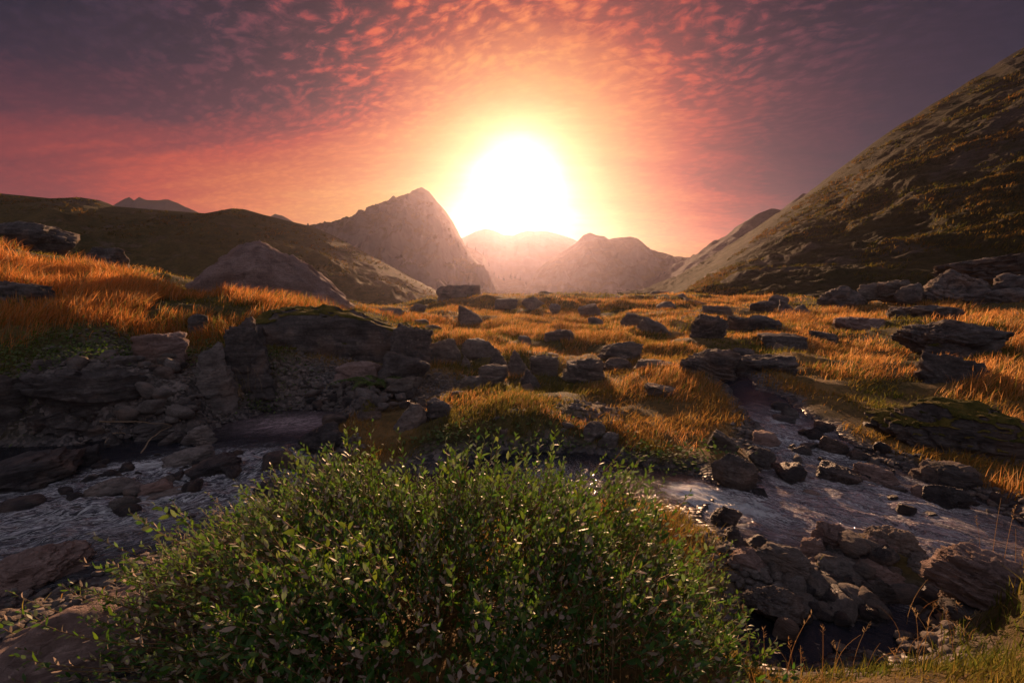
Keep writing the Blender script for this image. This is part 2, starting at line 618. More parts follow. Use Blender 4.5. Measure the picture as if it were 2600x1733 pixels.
# ------------------------------------------------------------------ the ground sheet
a_in = np.linspace(-62, 62, 460)
a_out = np.linspace(62, 298, 64)[1:-1]
ang = np.radians(np.r_[a_in, a_out])
rad = np.r_[np.exp(np.linspace(math.log(0.35), math.log(75), 420)), np.exp(np.linspace(math.log(80), math.log(850), 30))]
A, R = np.meshgrid(ang, rad, indexing='ij')
gx, gy = (np.sin(A) * R).ravel(), (np.cos(A) * R).ravel()
gz = ground_height(gx, gy)
na, nr = len(ang), len(rad)
fc = grid_faces(na, nr)
last = np.arange(nr - 1)
close = np.stack([(na - 1) * nr + last, last, last + 1, (na - 1) * nr + last + 1], 1)
centre = len(gx)
verts = np.c_[gx, gy, gz]
verts = np.r_[verts, [[0, 0, float(ground_height([0.0], [0.0])[0])]]]
ring = np.arange(na) * nr
fan = np.stack([np.full(na, centre), np.roll(ring, -1), ring], 1)
me = make_mesh('ground', verts, [fc[:, ::-1], close[:, ::-1], fan[:, ::-1]])
sdv = water_sd(verts[:, 0], verts[:, 1])

GRAVEL = [(345, 400, 1.3, 1.0), (300, 402, 0.9, .9), (110, 366, 1.6, .9), (835, 597, 0.55, 1.0), (790, 580, .6, 1), (880, 470, .6, 1.0), (430, 385, .9, .7),
          (940, 500, .6, .8), (770, 440, .5, .8), (590, 412, .5, .5), (170, 425, 1.2, .9), (40, 605, 1.0, 1.0), (325, 455, .5, .9), (110, 650, .8, 1.0)]
_gr = [(surface_at(px, py), r, k) for px, py, r, k in GRAVEL]


def gravel_at(x, y):
    g = np.zeros(len(x))
    for (cx, cy, _), r, k in _gr:
        g = np.maximum(g, k * (1 - smooth(0.5 * r, 1.25 * r, np.hypot(x - cx, (y - cy) * 0.8))))
    return g


def turf_green(x, y):
    """where the meadow stays green"""
    return np.clip(0.5 + 0.75 * fbm(p3(x, y, 0.35), 4, 77), 0, 1)


grav = np.maximum(gravel_at(verts[:, 0], verts[:, 1]), 1 - smooth(0.10, 0.45, sdv + 0.25 * fbm(p3(verts[:, 0], verts[:, 1], 1.5), 2, 4)))
vattr(me, 'gravel', grav)
vattr(me, 'wet', 1 - smooth(0.0, 0.30, sdv))
vattr(me, 'green', turf_green(verts[:, 0], verts[:, 1]))

M_GROUND, T, out = new_mat('meadow_ground')
pos = T.n('ShaderNodeNewGeometry').outputs['Position']


def attr(T, name):
    a = T.n('ShaderNodeAttribute')
    a.attribute_name = name
    return a.outputs['Fac']


n1 = T.noise(pos, 0.8, 6, 0.65)
n2 = T.noise(pos, 9.0, 6, 0.7)
n3 = T.noise(pos, 45.0, 4, 0.7)
turf = T.ramp(T.m('ADD', T.m('MULTIPLY', n1, .5), T.m('MULTIPLY', n2, .5)),
              [(0.35, (0.045, 0.036, 0.014)), (0.48, (0.12, 0.078, 0.025)), (0.62, (0.24, 0.135, 0.045))])
green = T.ramp(n2, [(0.35, (0.018, 0.022, 0.007)), (0.6, (0.065, 0.060, 0.016))])
turf = T.mix(T.ramp(T.m('ADD', attr(T, 'green'), T.m('MULTIPLY', T.m('SUBTRACT', n2, .5), .6)), [(.5, 0.0), (.75, 0.8)]), turf, green)
cob = T.voro(pos, 14.0, 'F1', out=1)
cobd = T.voro(pos, 14.0, 'F1')
sepc = T.n('ShaderNodeSeparateColor')
T.put(sepc.inputs[0], cob)
gcol = T.ramp(T.m('ADD', T.m('MULTIPLY', sepc.outputs[0], .7), T.m('MULTIPLY', n3, .3)),
              [(0.2, (0.03, 0.028, 0.03)), (0.5, (0.085, 0.075, 0.075)), (0.85, (0.19, 0.16, 0.15))])
col = T.mix(attr(T, 'gravel'), turf, gcol)
wet = attr(T, 'wet')
col = T.mix(T.m('MULTIPLY', wet, 0.6), col, T.mix(1.0, col, (0.30, 0.31, 0.34), 'MULTIPLY'))
h = T.m('ADD', T.m('MULTIPLY', n2, 0.8), T.m('MULTIPLY', n3, 0.3))
hg = T.m('SUBTRACT', 1.0, cobd)
hh = T.n('ShaderNodeMix')
T.put(hh.inputs[0], attr(T, 'gravel'))
T.put(hh.inputs[2], h)
T.put(hh.inputs[3], hg)
principled(T, out, col, T.m('SUBTRACT', 0.95, T.m('MULTIPLY', wet, 0.55)), T.bump(hh.outputs[0], 0.9, 0.06), 0.3)
link('ground', me, M_GROUND, kind='structure')

# ------------------------------------------------------------------ the stream
STEP = 0.032
wx = np.arange(-10, 8.6, STEP)
wy = np.arange(2.4, 15.5, STEP)
X, Y = np.meshgrid(wx, wy, indexing='ij')
xf, yf = X.ravel(), Y.ravel()
sd = np.min([poly_sd(xf, yf, P) for P in WPOLY.values()], axis=0)
keep = sd < 0.30
keep2 = keep.reshape(X.shape)
idx = -np.ones(X.shape, int)
idx[keep2] = np.arange(keep.sum())
q = np.stack([idx[:-1, :-1], idx[1:, :-1], idx[1:, 1:], idx[:-1, 1:]], -1).reshape(-1, 4)
q = q[(q >= 0).all(1)]
xk, yk = xf[keep], yf[keep]


def blob(px, py, z, r, asp=1.0, rot=0.0):
    rx, rz = ray(px, py)
    Yc = (z - CAM_Z) / rz
    dx, dy = xk - rx * Yc, yk - Yc
    c, s = math.cos(rot), math.sin(rot)
    u, v = dx * c + dy * s, (-dx * s + dy * c) * asp
    return np.exp(-(u * u + v * v) / (r * r))


flow = np.where(xk < 0.9, math.radians(20), math.radians(-52)) + 0.5 * fbm(p3(xk, yk, 0.35), 2, 8)
cu, su = math.cos(math.radians(40)), math.sin(math.radians(40))
u1, v1 = xk * cu + yk * su, -xk * su + yk * cu
cu, su = math.cos(math.radians(-42)), math.sin(math.radians(-42))
u2, v2 = xk * cu + yk * su, -xk * su + yk * cu
left = 1 - smooth(0.2, 1.4, xk)
u = u1 * left + u2 * (1 - left)
v = v1 * left + v2 * (1 - left)
w1 = ridged(np.stack([u * 1.6, v * 4.5, u * 0], 1), 4, 41)
w2 = fbm(np.stack([u * 5.0, v * 11.0, u * 0], 1), 3, 43)
rap = 0.16 + 1.2 * blob(170, 478, 0, 1.6, 1.5, .35) + 0.9 * blob(60, 530, 0, 1.6, 1.6, .3) + 0.8 * blob(240, 470, 0, .9) + 0.8 * blob(560, 480, .05, .9)
rap = rap + 0.55 * blob(800, 450, .25, .7) + 0.5 * blob(770, 420, .4, .8) + 0.35 * blob(860, 500, .2, 1.2) + 1.0 * blob(735, 508, .18, .45)
calm = np.clip(1.0 * blob(300, 421, 0, .9, 2.0) + blob(20, 460, 0, 1.3, 2.0) + 0.9 * blob(840, 620, .17, .7), 0, 0.96)
rap = rap + .45 * blob(880, 520, .2, 1.3) + .3 * blob(900, 545, .2, 1.2)
rap = np.clip(rap, 0, 1.5) * (1 - calm)
zw = water_level(xk, yk) + rap * (0.034 * w1 + 0.018 * w2)
foam = np.clip(1.3 * blob(738, 508, .18, .34, 1.5, -.7) + 0.8 * blob(690, 492, .14, .35) + 0.5 * blob(150, 466, 0, .8, 2.6, .35) + 0.4 * blob(215, 470, 0, .6)
               + 0.3 * blob(60, 520, 0, 1.1, 2.0, .3) + 0.3 * blob(790, 445, .26, .5) + .3 * blob(560, 482, .05, .6) + .4 * blob(280, 500, 0, .6), 0, 1.2)
WQ, WU, WV, WZ, WLEFT = q, u, v, zw, left
M_WATER, T, out = new_mat('stream_water')
cmb = T.n('ShaderNodeCombineXYZ')
T.put(cmb.inputs[0], attr(T, 'flow_u'))
T.put(cmb.inputs[1], attr(T, 'flow_v'))
fv = cmb.outputs[0]
ra = attr(T, 'rapid')
r1 = T.noise(T.mapping(fv, scale=(1.7, 10.0, 1)), 1.6, 6, 0.62, 0.9)
r2 = T.noise(T.mapping(fv, scale=(4.0, 20.0, 1)), 2.6, 4, 0.6, 0.6)
hgt = T.m('ADD', r1, T.m('MULTIPLY', r2, 0.45))
fo = T.m('ADD', T.m('MULTIPLY', attr(T, 'foam'), 1.0), T.m('MULTIPLY', T.m('SUBTRACT', T.noise(T.mapping(fv, scale=(2.4, 11.0, 1)), 2.2, 7, 0.7, 1.2), 0.5), 1.6))
th = T.noise(T.mapping(fv, scale=(1.3, 8.5, 1)), 3.0, 5, 0.6, 1.2)
th = T.m('POWER', T.m('SUBTRACT', 1.0, T.m('MULTIPLY', T.m('ABSOLUTE', T.m('SUBTRACT', th, 0.5)), 2.0)), 16.0)
fo = T.m('ADD', fo, T.m('MULTIPLY', th, T.m('MULTIPLY', ra, 0.95)))  # threads of foam that also paint in the water's bright highlights
fmask = T.ramp(fo, [(0.40, 0.0), (0.90, 0.9)])
nrm = T.bump(hgt, T.m('ADD', 0.15, T.m('MULTIPLY', ra, 0.85)), 0.11)
wat = T.n('ShaderNodeBsdfPrincipled')
streak = T.m('ADD', T.m('MULTIPLY', r1, .55), T.m('MULTIPLY', r2, .45))
aer_sheen = T.ramp(T.m('ADD', streak, T.m('MULTIPLY', T.m('SUBTRACT', ra, .45), .22)), [(.50, (0.009, 0.011, 0.016)), (.60, (0.040, 0.045, 0.060)), (.67, (0.20, 0.20, 0.24)), (.78, (0.55, 0.54, 0.58))])  # froth streaks, plus lilac sky reflection painted into the base colour
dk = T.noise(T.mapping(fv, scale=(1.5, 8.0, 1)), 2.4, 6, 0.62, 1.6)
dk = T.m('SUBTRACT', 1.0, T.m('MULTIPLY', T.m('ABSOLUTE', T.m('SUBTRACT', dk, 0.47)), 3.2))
T.put(wat.inputs['Base Color'], T.mix(T.m('MULTIPLY', attr(T, 'painted_sheen'), T.ramp(dk, [(.70, 1.0), (.93, 0.12)])), aer_sheen, (0.56, 0.43, 0.46)))  # pinkish sky reflection on the pools is painted as base colour
T.put(wat.inputs['Roughness'], 0.07)
T.put(wat.inputs['IOR'], 1.45)
T.put(wat.inputs['Specular IOR Level'], 1.0)
T.put(wat.inputs['Normal'], nrm)
wf = T.n('ShaderNodeBsdfDiffuse')
T.put(wf.inputs[0], (0.72, 0.74, 0.76))
T.put(wf.inputs['Normal'], nrm)
mx = T.n('ShaderNodeMixShader')
T.put(mx.inputs[0], fmask)
T.put(mx.inputs[1], wat.outputs[0])
T.put(mx.inputs[2], wf.outputs[0])
T.put(out.inputs[0], mx.outputs[0])


# ------------------------------------------------------------------ hills and mountains
def hill(name, ridge, yr, yf, zf, yb=None, zb=None, nu=260, nv=150, amp=0.05, freq=3.0, jag=0.0, seed=1, prof=1.0, mat=None,
         ridge_mix=0.6, strokes=0.0, spread=0.75):
    """a whole hill: foot line, ridge line (picture points at distance yr, scalar or one per point), back slope"""
    ridge = np.array(ridge, float)
    u = np.linspace(0, 1, nu)
    px = ridge[0, 0] + (ridge[-1, 0] - ridge[0, 0]) * u
    py = np.interp(px, ridge[:, 0], ridge[:, 1])
    yrr = np.interp(px, ridge[:, 0], np.broadcast_to(np.asarray(yr, float), (len(ridge),)))
    yff = np.interp(px, ridge[:, 0], np.broadcast_to(np.asarray(yf, float), (len(ridge),)))
    zff = np.interp(px, ridge[:, 0], np.broadcast_to(np.asarray(zf, float), (len(ridge),)))
    Rg = at(px, py, yrr)
    k = spread + (1 - spread) * yff / yrr
    Ft = np.stack([Rg[:, 0] * k, yff, zff], 1)
    yb = 2 * yrr - yff if yb is None else np.full(nu, yb, float)
    Bk = np.stack([Rg[:, 0] * 1.0, yb, zff if zb is None else np.full(nu, zb, float)], 1)
    H = np.maximum(Rg[:, 2] - zff, 1.0)
    Hm = float(np.mean(H))
    rows = []
    for v_ in np.linspace(0, 1, nv):
        P = Ft + (Rg - Ft) * v_
        P[:, 2] = zff + (Rg[:, 2] - zff) * v_ ** prof
        rows.append(P)
    for v_ in np.linspace(0, 1, nv // 3)[1:]:
        P = Rg + (Bk - Rg) * v_
        P[:, 2] = Rg[:, 2] + (Bk[:, 2] - Rg[:, 2]) * v_ ** 1.2
        rows.append(P)
    V = np.stack(rows, 1)
    n2 = V.shape[1]
    vv = np.r_[np.linspace(0, 1, nv), 1 - np.linspace(0, 1, nv // 3)[1:]]
    vis = np.broadcast_to(vv[None, :], (nu, n2)).ravel()
    P = V.reshape(-1, 3).copy()
    sc_ = freq / Hm
    nz = ridge_mix * ridged(P * sc_, 6, seed) + (1 - ridge_mix) * fbm(P * sc_ * 1.3, 6, seed + 3)
    env = np.clip((1 - vis) * 2.6, 0, 1) * np.clip(vis * 5, 0, 1)
    P[:, 2] += amp * Hm * nz * env
    P[:, 1] += amp * 0.7 * Hm * fbm(P * sc_ * 1.1 + 55, 4, seed + 9) * env
    if strokes:
        P[:, 2] += strokes * fbm(P * np.array([0.20, 0.20, 0.55]), 4, seed + 21) * env
        P[:, 2] += 0.4 * strokes * fbm(P * np.array([0.7, 0.7, 1.6]), 3, seed + 22) * env
    if jag:
        P[:, 2] += jag * fbm(np.stack([P[:, 0] * 9 / Hm, P[:, 1] * 2 / Hm, P[:, 0] * 0], 1), 5, seed + 5) * (0.25 + env)
    me = make_mesh(name, P, grid_faces(nu, n2))
    link(name, me, mat, kind='structure')
    return P.reshape(nu, n2, 3)


def hill_material(name, rock, grass_a, grass_b, scale, slope=(0.45, 0.8), grain=1.0, bump=0.5):
    m, T, out = new_mat(name)
    g = T.n('ShaderNodeNewGeometry')
    pos = g.outputs['Position']
    n1 = T.noise(pos, 0.35 * scale, 7, 0.65)
    n2 = T.noise(T.mapping(pos, scale=(1, 1, 2.6)), 1.6 * scale, 7, 0.68, 0.4)
    n3 = T.noise(pos, 8.0 * scale, 5, 0.7)
    sx = T.n('ShaderNodeSeparateXYZ')
    T.put(sx.inputs[0], g.outputs['Normal'])
    gr = T.mix(T.ramp(T.m('ADD', T.m('MULTIPLY', n1, .45), T.m('MULTIPLY', n2, .55)), [(0.40, 0.0), (0.62, 1.0)]), grass_a, grass_b)
    gr = T.mix(T.m('MULTIPLY', T.ramp(n3, [(0.35, 1.0), (0.6, 0.0)]), 0.5 * grain), gr, tuple(c * 0.4 for c in grass_a))
    rk = T.mix(T.ramp(n3, [(0.3, 0.0), (0.7, 1.0)]), tuple(c * (1 - 0.45 * grain) for c in rock), rock)
    mask = T.m('ADD', sx.outputs[2], T.m('MULTIPLY', T.m('SUBTRACT', n2, 0.5), 0.9))
    col = T.mix(T.ramp(mask, [(slope[0], 0.0), (slope[1], 1.0)]), rk, gr)
    pat = T.ramp(T.m('ADD', T.noise(pos, 0.17 * scale, 5, 0.6), T.m('MULTIPLY', T.m('SUBTRACT', n2, .5), .5)), [(0.57, 0.0), (0.66, 0.85)])
    col = T.mix(pat, col, rk)
    h = T.m('ADD', n2, T.m('MULTIPLY', n3, 0.5))
    principled(T, out, col, 0.95, T.bump(h, bump, 1.2 / scale), 0.15)
    return m


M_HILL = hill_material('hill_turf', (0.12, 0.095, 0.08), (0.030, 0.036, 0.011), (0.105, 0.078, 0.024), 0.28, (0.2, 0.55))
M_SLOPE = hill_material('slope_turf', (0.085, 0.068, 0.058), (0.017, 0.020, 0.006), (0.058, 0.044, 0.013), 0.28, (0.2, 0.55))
M_PEAK = hill_material('peak_rock_and_turf', (0.17, 0.14, 0.125), (0.07, 0.055, 0.03), (0.17, 0.115, 0.06), 0.07, (0.45, 0.85), grain=.5, bump=.25)
M_CRAG = hill_material('blue_grey_crag', (0.085, 0.075, 0.085), (0.04, 0.037, 0.034), (0.055, 0.047, 0.042), 0.09, (0.55, 0.95), grain=.8, bump=.5)
M_FARM = hill_material('far_rock', (0.16, 0.13, 0.13), (0.10, 0.08, 0.06), (0.15, 0.11, 0.08), 0.02, (0.5, 0.9), grain=.3, bump=.15)

P_LEFT = hill('left_ridge', [(-420, 150), (-200, 170), (0, 193), (50, 198), (80, 197), (100, 200), (115, 206), (150, 209), (180, 211), (205, 213), (232, 208),
                    (245, 209), (262, 214), (290, 221), (312, 226), (335, 236), (370, 255), (410, 278), (450, 300), (480, 318)],
     150, 55, -9, amp=0.06, freq=2.2, seed=11, prof=0.9, mat=M_HILL, strokes=0.8, spread=0.5, nu=420)
hill('rocky_peak', [(240, 262), (290, 240), (318, 227), (335, 223), (347, 219), (352, 217), (358, 222), (364, 221), (376, 209), (388, 201), (402, 195), (412, 192.5),
                    (415, 190), (422, 187), (429, 191), (436, 200), (444, 209), (452, 220), (458, 232), (464, 243), (472, 255), (482, 268), (494, 282), (505, 296), (512, 306)],
     380, 140, -14, amp=0.17, freq=2.6, jag=1.1, seed=23, mat=M_PEAK, nu=420, nv=200, prof=0.85, spread=0.55)
P_SHOULDER = hill('wooded_shoulder', [(430, 262), (450, 252), (464, 246), (474, 249), (484, 255), (491, 270), (496, 277), (505, 280), (514, 278), (524, 281), (529, 289), (531, 300), (534, 310)],
                  450, 250, -18, amp=0.05, freq=3.0, jag=0.8, seed=31, mat=M_PEAK, nu=160, nv=90)
hill('far_massif', [(380, 275), (430, 252), (466, 236), (476, 231), (485, 228), (494, 230), (503, 234), (513, 235), (521, 232), (528, 230), (534, 231), (542, 230), (556, 233),
                    (572, 238), (590, 247), (620, 262), (660, 285)],
     700, 520, -40, amp=0.08, freq=3.0, jag=1.5, seed=41, mat=M_FARM, nu=240, nv=90)
hill('right_mountain', [(500, 302), (520, 290), (530, 280), (536, 271), (545, 263), (556, 254), (566, 249), (576, 243), (583, 235), (590, 232), (597, 234.5), (604, 235.5), (609, 239),
                        (618, 237), (630, 236), (637, 238), (643, 244), (650, 249), (662, 252), (674, 256), (690, 257), (705, 254), (722, 253), (760, 252), (820, 250), (900, 248)],
     450, 260, -22, amp=0.15, freq=2.4, jag=2.0, seed=53, mat=M_PEAK, nu=320, nv=140)
hill('grey_crag', [(640, 297), (664, 290), (690, 262), (705, 254), (716, 246), (726, 238), (737, 231), (745, 222), (756, 215), (764, 211), (770, 208.5), (779, 209.5), (784, 211), (790, 206),
                   (796, 199), (803, 193), (812, 194), (830, 200), (900, 215)],
     260, 140, -8, amp=0.12, freq=3.0, jag=1.6, seed=61, mat=M_CRAG, nu=260, nv=120)
hill('distant_summits', [(60, 240), (100, 214), (116, 203), (124, 199), (129, 196.5), (134, 200), (139, 196.5), (146, 199.5), (158, 200), (168, 199), (178, 203), (186, 207), (194, 210),
                         (220, 222), (250, 222), (268, 218), (275, 213.5), (282, 215), (289, 219), (310, 232), (340, 250)],
     400, 290, -40, amp=0.06, freq=3.0, jag=2.0, seed=71, mat=M_FARM, nu=260, nv=60)
HS_RIDGE = [(655, 304), (683, 292), (700, 280), (715, 268), (730, 257), (745, 244), (760, 232), (775, 220), (790, 208), (805, 197), (820, 187), (835, 176), (850, 161), (865, 150),
            (880, 138), (900, 124), (915, 116), (930, 105), (948, 95), (970, 80), (985, 72), (1000, 61), (1024, 47), (1080, 10), (1200, -70), (1500, -230)]
_n = len(HS_RIDGE)
P_SIDE = hill('grassy_hillside', HS_RIDGE, np.interp(np.arange(_n), [0, 8, 22, _n - 1], [75, 120, 105, 80]), np.interp(np.arange(_n), [0, 8, 22, _n - 1], [44, 42, 31, 24]),
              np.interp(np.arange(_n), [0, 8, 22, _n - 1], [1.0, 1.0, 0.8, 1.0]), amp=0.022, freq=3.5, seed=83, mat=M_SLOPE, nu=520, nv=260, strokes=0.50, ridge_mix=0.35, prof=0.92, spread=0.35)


# ------------------------------------------------------------------ rocks
def ico(sub):
    t = (1 + 5 ** 0.5) / 2
    v = [(-1, t, 0), (1, t, 0), (-1, -t, 0), (1, -t, 0), (0, -1, t), (0, 1, t), (0, -1, -t), (0, 1, -t), (t, 0, -1), (t, 0, 1), (-t, 0, -1), (-t, 0, 1)]
    f = [(0, 11, 5), (0, 5, 1), (0, 1, 7), (0, 7, 10), (0, 10, 11), (1, 5, 9), (5, 11, 4), (11, 10, 2), (10, 7, 6), (7, 1, 8),
         (3, 9, 4), (3, 4, 2), (3, 2, 6), (3, 6, 8), (3, 8, 9), (4, 9, 5), (2, 4, 11), (6, 2, 10), (8, 6, 7), (9, 8, 1)]
    v = np.array(v, float)
    v /= np.linalg.norm(v, axis=1)[:, None]
    f = np.array(f)
    for _ in range(sub):
        e = np.sort(np.concatenate([f[:, [0, 1]], f[:, [1, 2]], f[:, [2, 0]]]), axis=1)
        ue, inv = np.unique(e, axis=0, return_inverse=True)
        inv = inv.ravel()
        mid = v[ue].mean(1)
        mid /= np.linalg.norm(mid, axis=1)[:, None]
        n, k = len(f), len(v)
        a, b, c = inv[:n] + k, inv[n:2 * n] + k, inv[2 * n:] + k
        v = np.r_[v, mid]
        f = np.concatenate([np.stack([f[:, 0], a, c], 1), np.stack([f[:, 1], b, a], 1), np.stack([f[:, 2], c, b], 1), np.stack([a, b, c], 1)])
    return v, f


ICO = {s: ico(s) for s in (1, 2, 3, 4, 5)}


def rock_shape(seed, dims, style, tilt=0.0, sub=4, prof=(.75, 1.1, .9, .25)):
    """closed stone fitted to dims (x, y, z), lowest point z=0, centred in x and y"""
    r = np.random.default_rng(seed)
    d, f = ICO[sub]
    dims = np.array(dims, float)
    N, O = [], []

    def plane(n, o):
        n = np.array(n, float)
        N.append(n / np.linalg.norm(n))
        O.append(o)
    if style in ('block', 'slab', 'step', 'slope'):
        for ax in range(3):
            for sg in (-1, 1):
                n = np.zeros(3)
                n[ax] = sg
                plane(n + r.normal(0, 0.13, 3), r.uniform(0.80, 1.0))
        for _ in range(7):
            n = r.normal(0, 1, 3)
            plane(n, r.uniform(0.98, 1.25))
        p = 30
    elif style == 'wedge':
        plane((0.75, -0.1, 0.62), 0.50)
        plane((-0.85, -0.15, 0.45), 0.62)
        plane((0.05, -0.9, 0.42), 0.6)
        plane((0, 0.9, 0.4), 0.65)
        plane((0, 0, -1), 0.8)
        for _ in range(6):
            plane(r.normal(0, 1, 3), r.uniform(0.85, 1.1))
        p = 30
    elif style == 'tooth':
        plane((0.93, -0.05, 0.25), 0.55)
        plane((-0.9, -0.1, 0.30), 0.62)
        plane((0.1, -0.95, 0.2), 0.6)
        plane((0, 0.95, 0.2), 0.65)
        plane((-0.35, 0, 0.93), 0.9)
        plane((0, 0, -1), 1.0)
        for _ in range(7):
            plane(r.normal(0, 1, 3), r.uniform(0.8, 1.1))
        p = 30
    elif style == 'round':
        for _ in range(16):
            plane(r.normal(0, 1, 3), r.uniform(0.85, 1.15))
        p = 6
    elif style in ('dome', 'ridge'):
        for _ in range(10):
            plane(r.normal(0, 1, 3), r.uniform(0.9, 1.3))
        p = 7
    else:  # boulder
        for _ in range(15):
            plane(r.normal(0, 1, 3), r.uniform(0.70, 1.12))
        p = 26
    N, O = np.array(N), np.array(O)
    dot = np.maximum(d @ N.T, 0) / O
    rad = ((dot ** p).sum(1) + 1e-9) ** (-1 / p)
    v = d * np.minimum(rad, 1.7)[:, None]
    if style in ('dome', 'ridge'):
        v = 0.25 * v + d * (1 + 0.16 * fbm(d * 1.7 + seed, 3, seed % 77))[:, None]
    mn, mx = v.min(0), v.max(0)
    v = (v - (mn + mx) / 2) / (mx - mn)          # unit box
    # layers of the rock: ledges that step in and out
    aspect = dims / dims.max()
    q = v * aspect
    ax = np.array([r.normal(0, .38), r.normal(0, .3), 1.0])
    ax /= np.linalg.norm(ax)
    s = (q @ ax) * r.uniform(9, 14) + 0.9 * fbm(q * 3.0 + seed, 3, seed % 91)
    lay = np.floor(s)
    fr = s - lay
    step = _hash(lay.astype(np.int64), np.zeros(len(s), np.int64), np.zeros(len(s), np.int64), seed % 1000) - 0.5
    step = step + (fr ** 3) * 0.35
    k = {'round': 0.0, 'dome': 0.03, 'boulder': 0.045, 'slab': 0.08, 'block': 0.07, 'step': 0.14, 'wedge': 0.05, 'tooth': 0.05, 'ridge': 0.03, 'slope': 0.06}[style]
    out = v.copy()
    out[:, 2] *= 0.35
    out /= np.linalg.norm(out, axis=1)[:, None] + 1e-9
    v = v + out * (k * step)[:, None] * aspect.max() / np.maximum(aspect, 0.35)
    rough = {'round': 0.035}.get(style, 0.055)
    v = v + d * (rough * fbm(q * 3.1 + 5 + seed, 3, seed % 97))[:, None] + d * (rough * 0.55 * ridged(q * 7.0 + seed, 3, seed % 89))[:, None]
    if sub >= 4:
        cr = np.abs(fbm(q * 4.2 + 3 + seed, 3, seed % 71))
        v = v - d * (0.05 * (1 - smooth(0.0, 0.10, cr)))[:, None]
        v = v + d * (0.020 * ridged(q * 17.0 + seed, 3, seed % 83))[:, None]
    if style in ('ridge', 'slope'):
        v[:, 2] = np.where(v[:, 2] > -.1, -.1 + (v[:, 2] + .1) * np.interp(v[:, 0], [-.5, -.16, .05, .5], prof), v[:, 2])
    if tilt:
        c, s_ = math.cos(tilt), math.sin(tilt)
        w = v * dims
        w = np.stack([w[:, 0] * c + w[:, 2] * s_, w[:, 1], -w[:, 0] * s_ + w[:, 2] * c], 1)
        v = w
    mn, mx = v.min(0), v.max(0)
    v = (v - (mn + mx) / 2) / (mx - mn) * dims
    v[:, 2] += dims[2] / 2
    return v, f


ROCK_SEED = [100]
PLACED = []  # (x, y, radius) of placed stones, for the grass to avoid


def rock(x0, y0, x1, y1, style, mat, label, name='boulder', prof=(.75, 1.1, .9, .25), tilt=0, depth=0.8, sub=4, Y=None, embed=0.35, moss=0, group=None, cat=None):
    cx = (x0 + x1) / 2
    if Y is None:
        _, Yf, _ = surface_at(cx, y1)
    else:
        Yf = Y
    Wd = (x1 - x0) / F_PX * Yf
    dp = min(Wd * depth, Yf * 0.35)
    Yc = Yf + dp * 0.42
    fwd = Yc * math.cos(PITCH)
    Wd = (x1 - x0) / F_PX * Yc * 1.02
    top = at(cx, y0, Yc)
    bot = at(cx, y1, Yf)
    H = max(top[2] - bot[2], 0.05)
    full = H * (1 + max(embed, 0.9 if style in ('dome', 'ridge') else 0)) + 0.03
    ROCK_SEED[0] += 7
    v, f = rock_shape(ROCK_SEED[0], (Wd, dp, full), style, math.radians(tilt), sub, prof)
    # picture x runs along a line of sight: turn the stone to face the camera
    me = make_mesh(name, v, f)
    o = link(name, me, ROCKM[mat], None, label, cat or ('stone' if name == 'stone' else ('boulder' if name == 'boulder' else name.replace('_', ' '))), group)
    o.location = (top[0], Yc, top[2] - full)
    o.rotation_euler = (0, 0, -math.atan2(top[0], Yc))
    PLACED.append((top[0], Yc, Wd * 0.45, dp * 0.45))
    if moss:
        nrm = np.zeros_like(v)
        fn = np.cross(v[f[:, 1]] - v[f[:, 0]], v[f[:, 2]] - v[f[:, 0]])
        for k in range(3):
            np.add.at(nrm, f[:, k], fn)
        nrm /= np.linalg.norm(nrm, axis=1)[:, None] + 1e-12
        msk = nrm[:, 2] + 0.45 * fbm(v * (3.0 / max(Wd, .3)), 3, 3) > 1.0 - 0.55 * moss
        msk &= v[:, 2] > 0.45 * full
        fm = f[msk[f].all(1)]
        if len(fm) > 12:
            us, inv = np.unique(fm, return_inverse=True)
            bump = 0.012 + 0.02 * np.abs(fbm(v[us] * 9, 3, 8))
            mv = v[us] + nrm[us] * bump[:, None] * min(1.0, Wd)
            link('moss', make_mesh('moss', mv, inv.reshape(-1, 3)), M_MOSS, o)
    return o


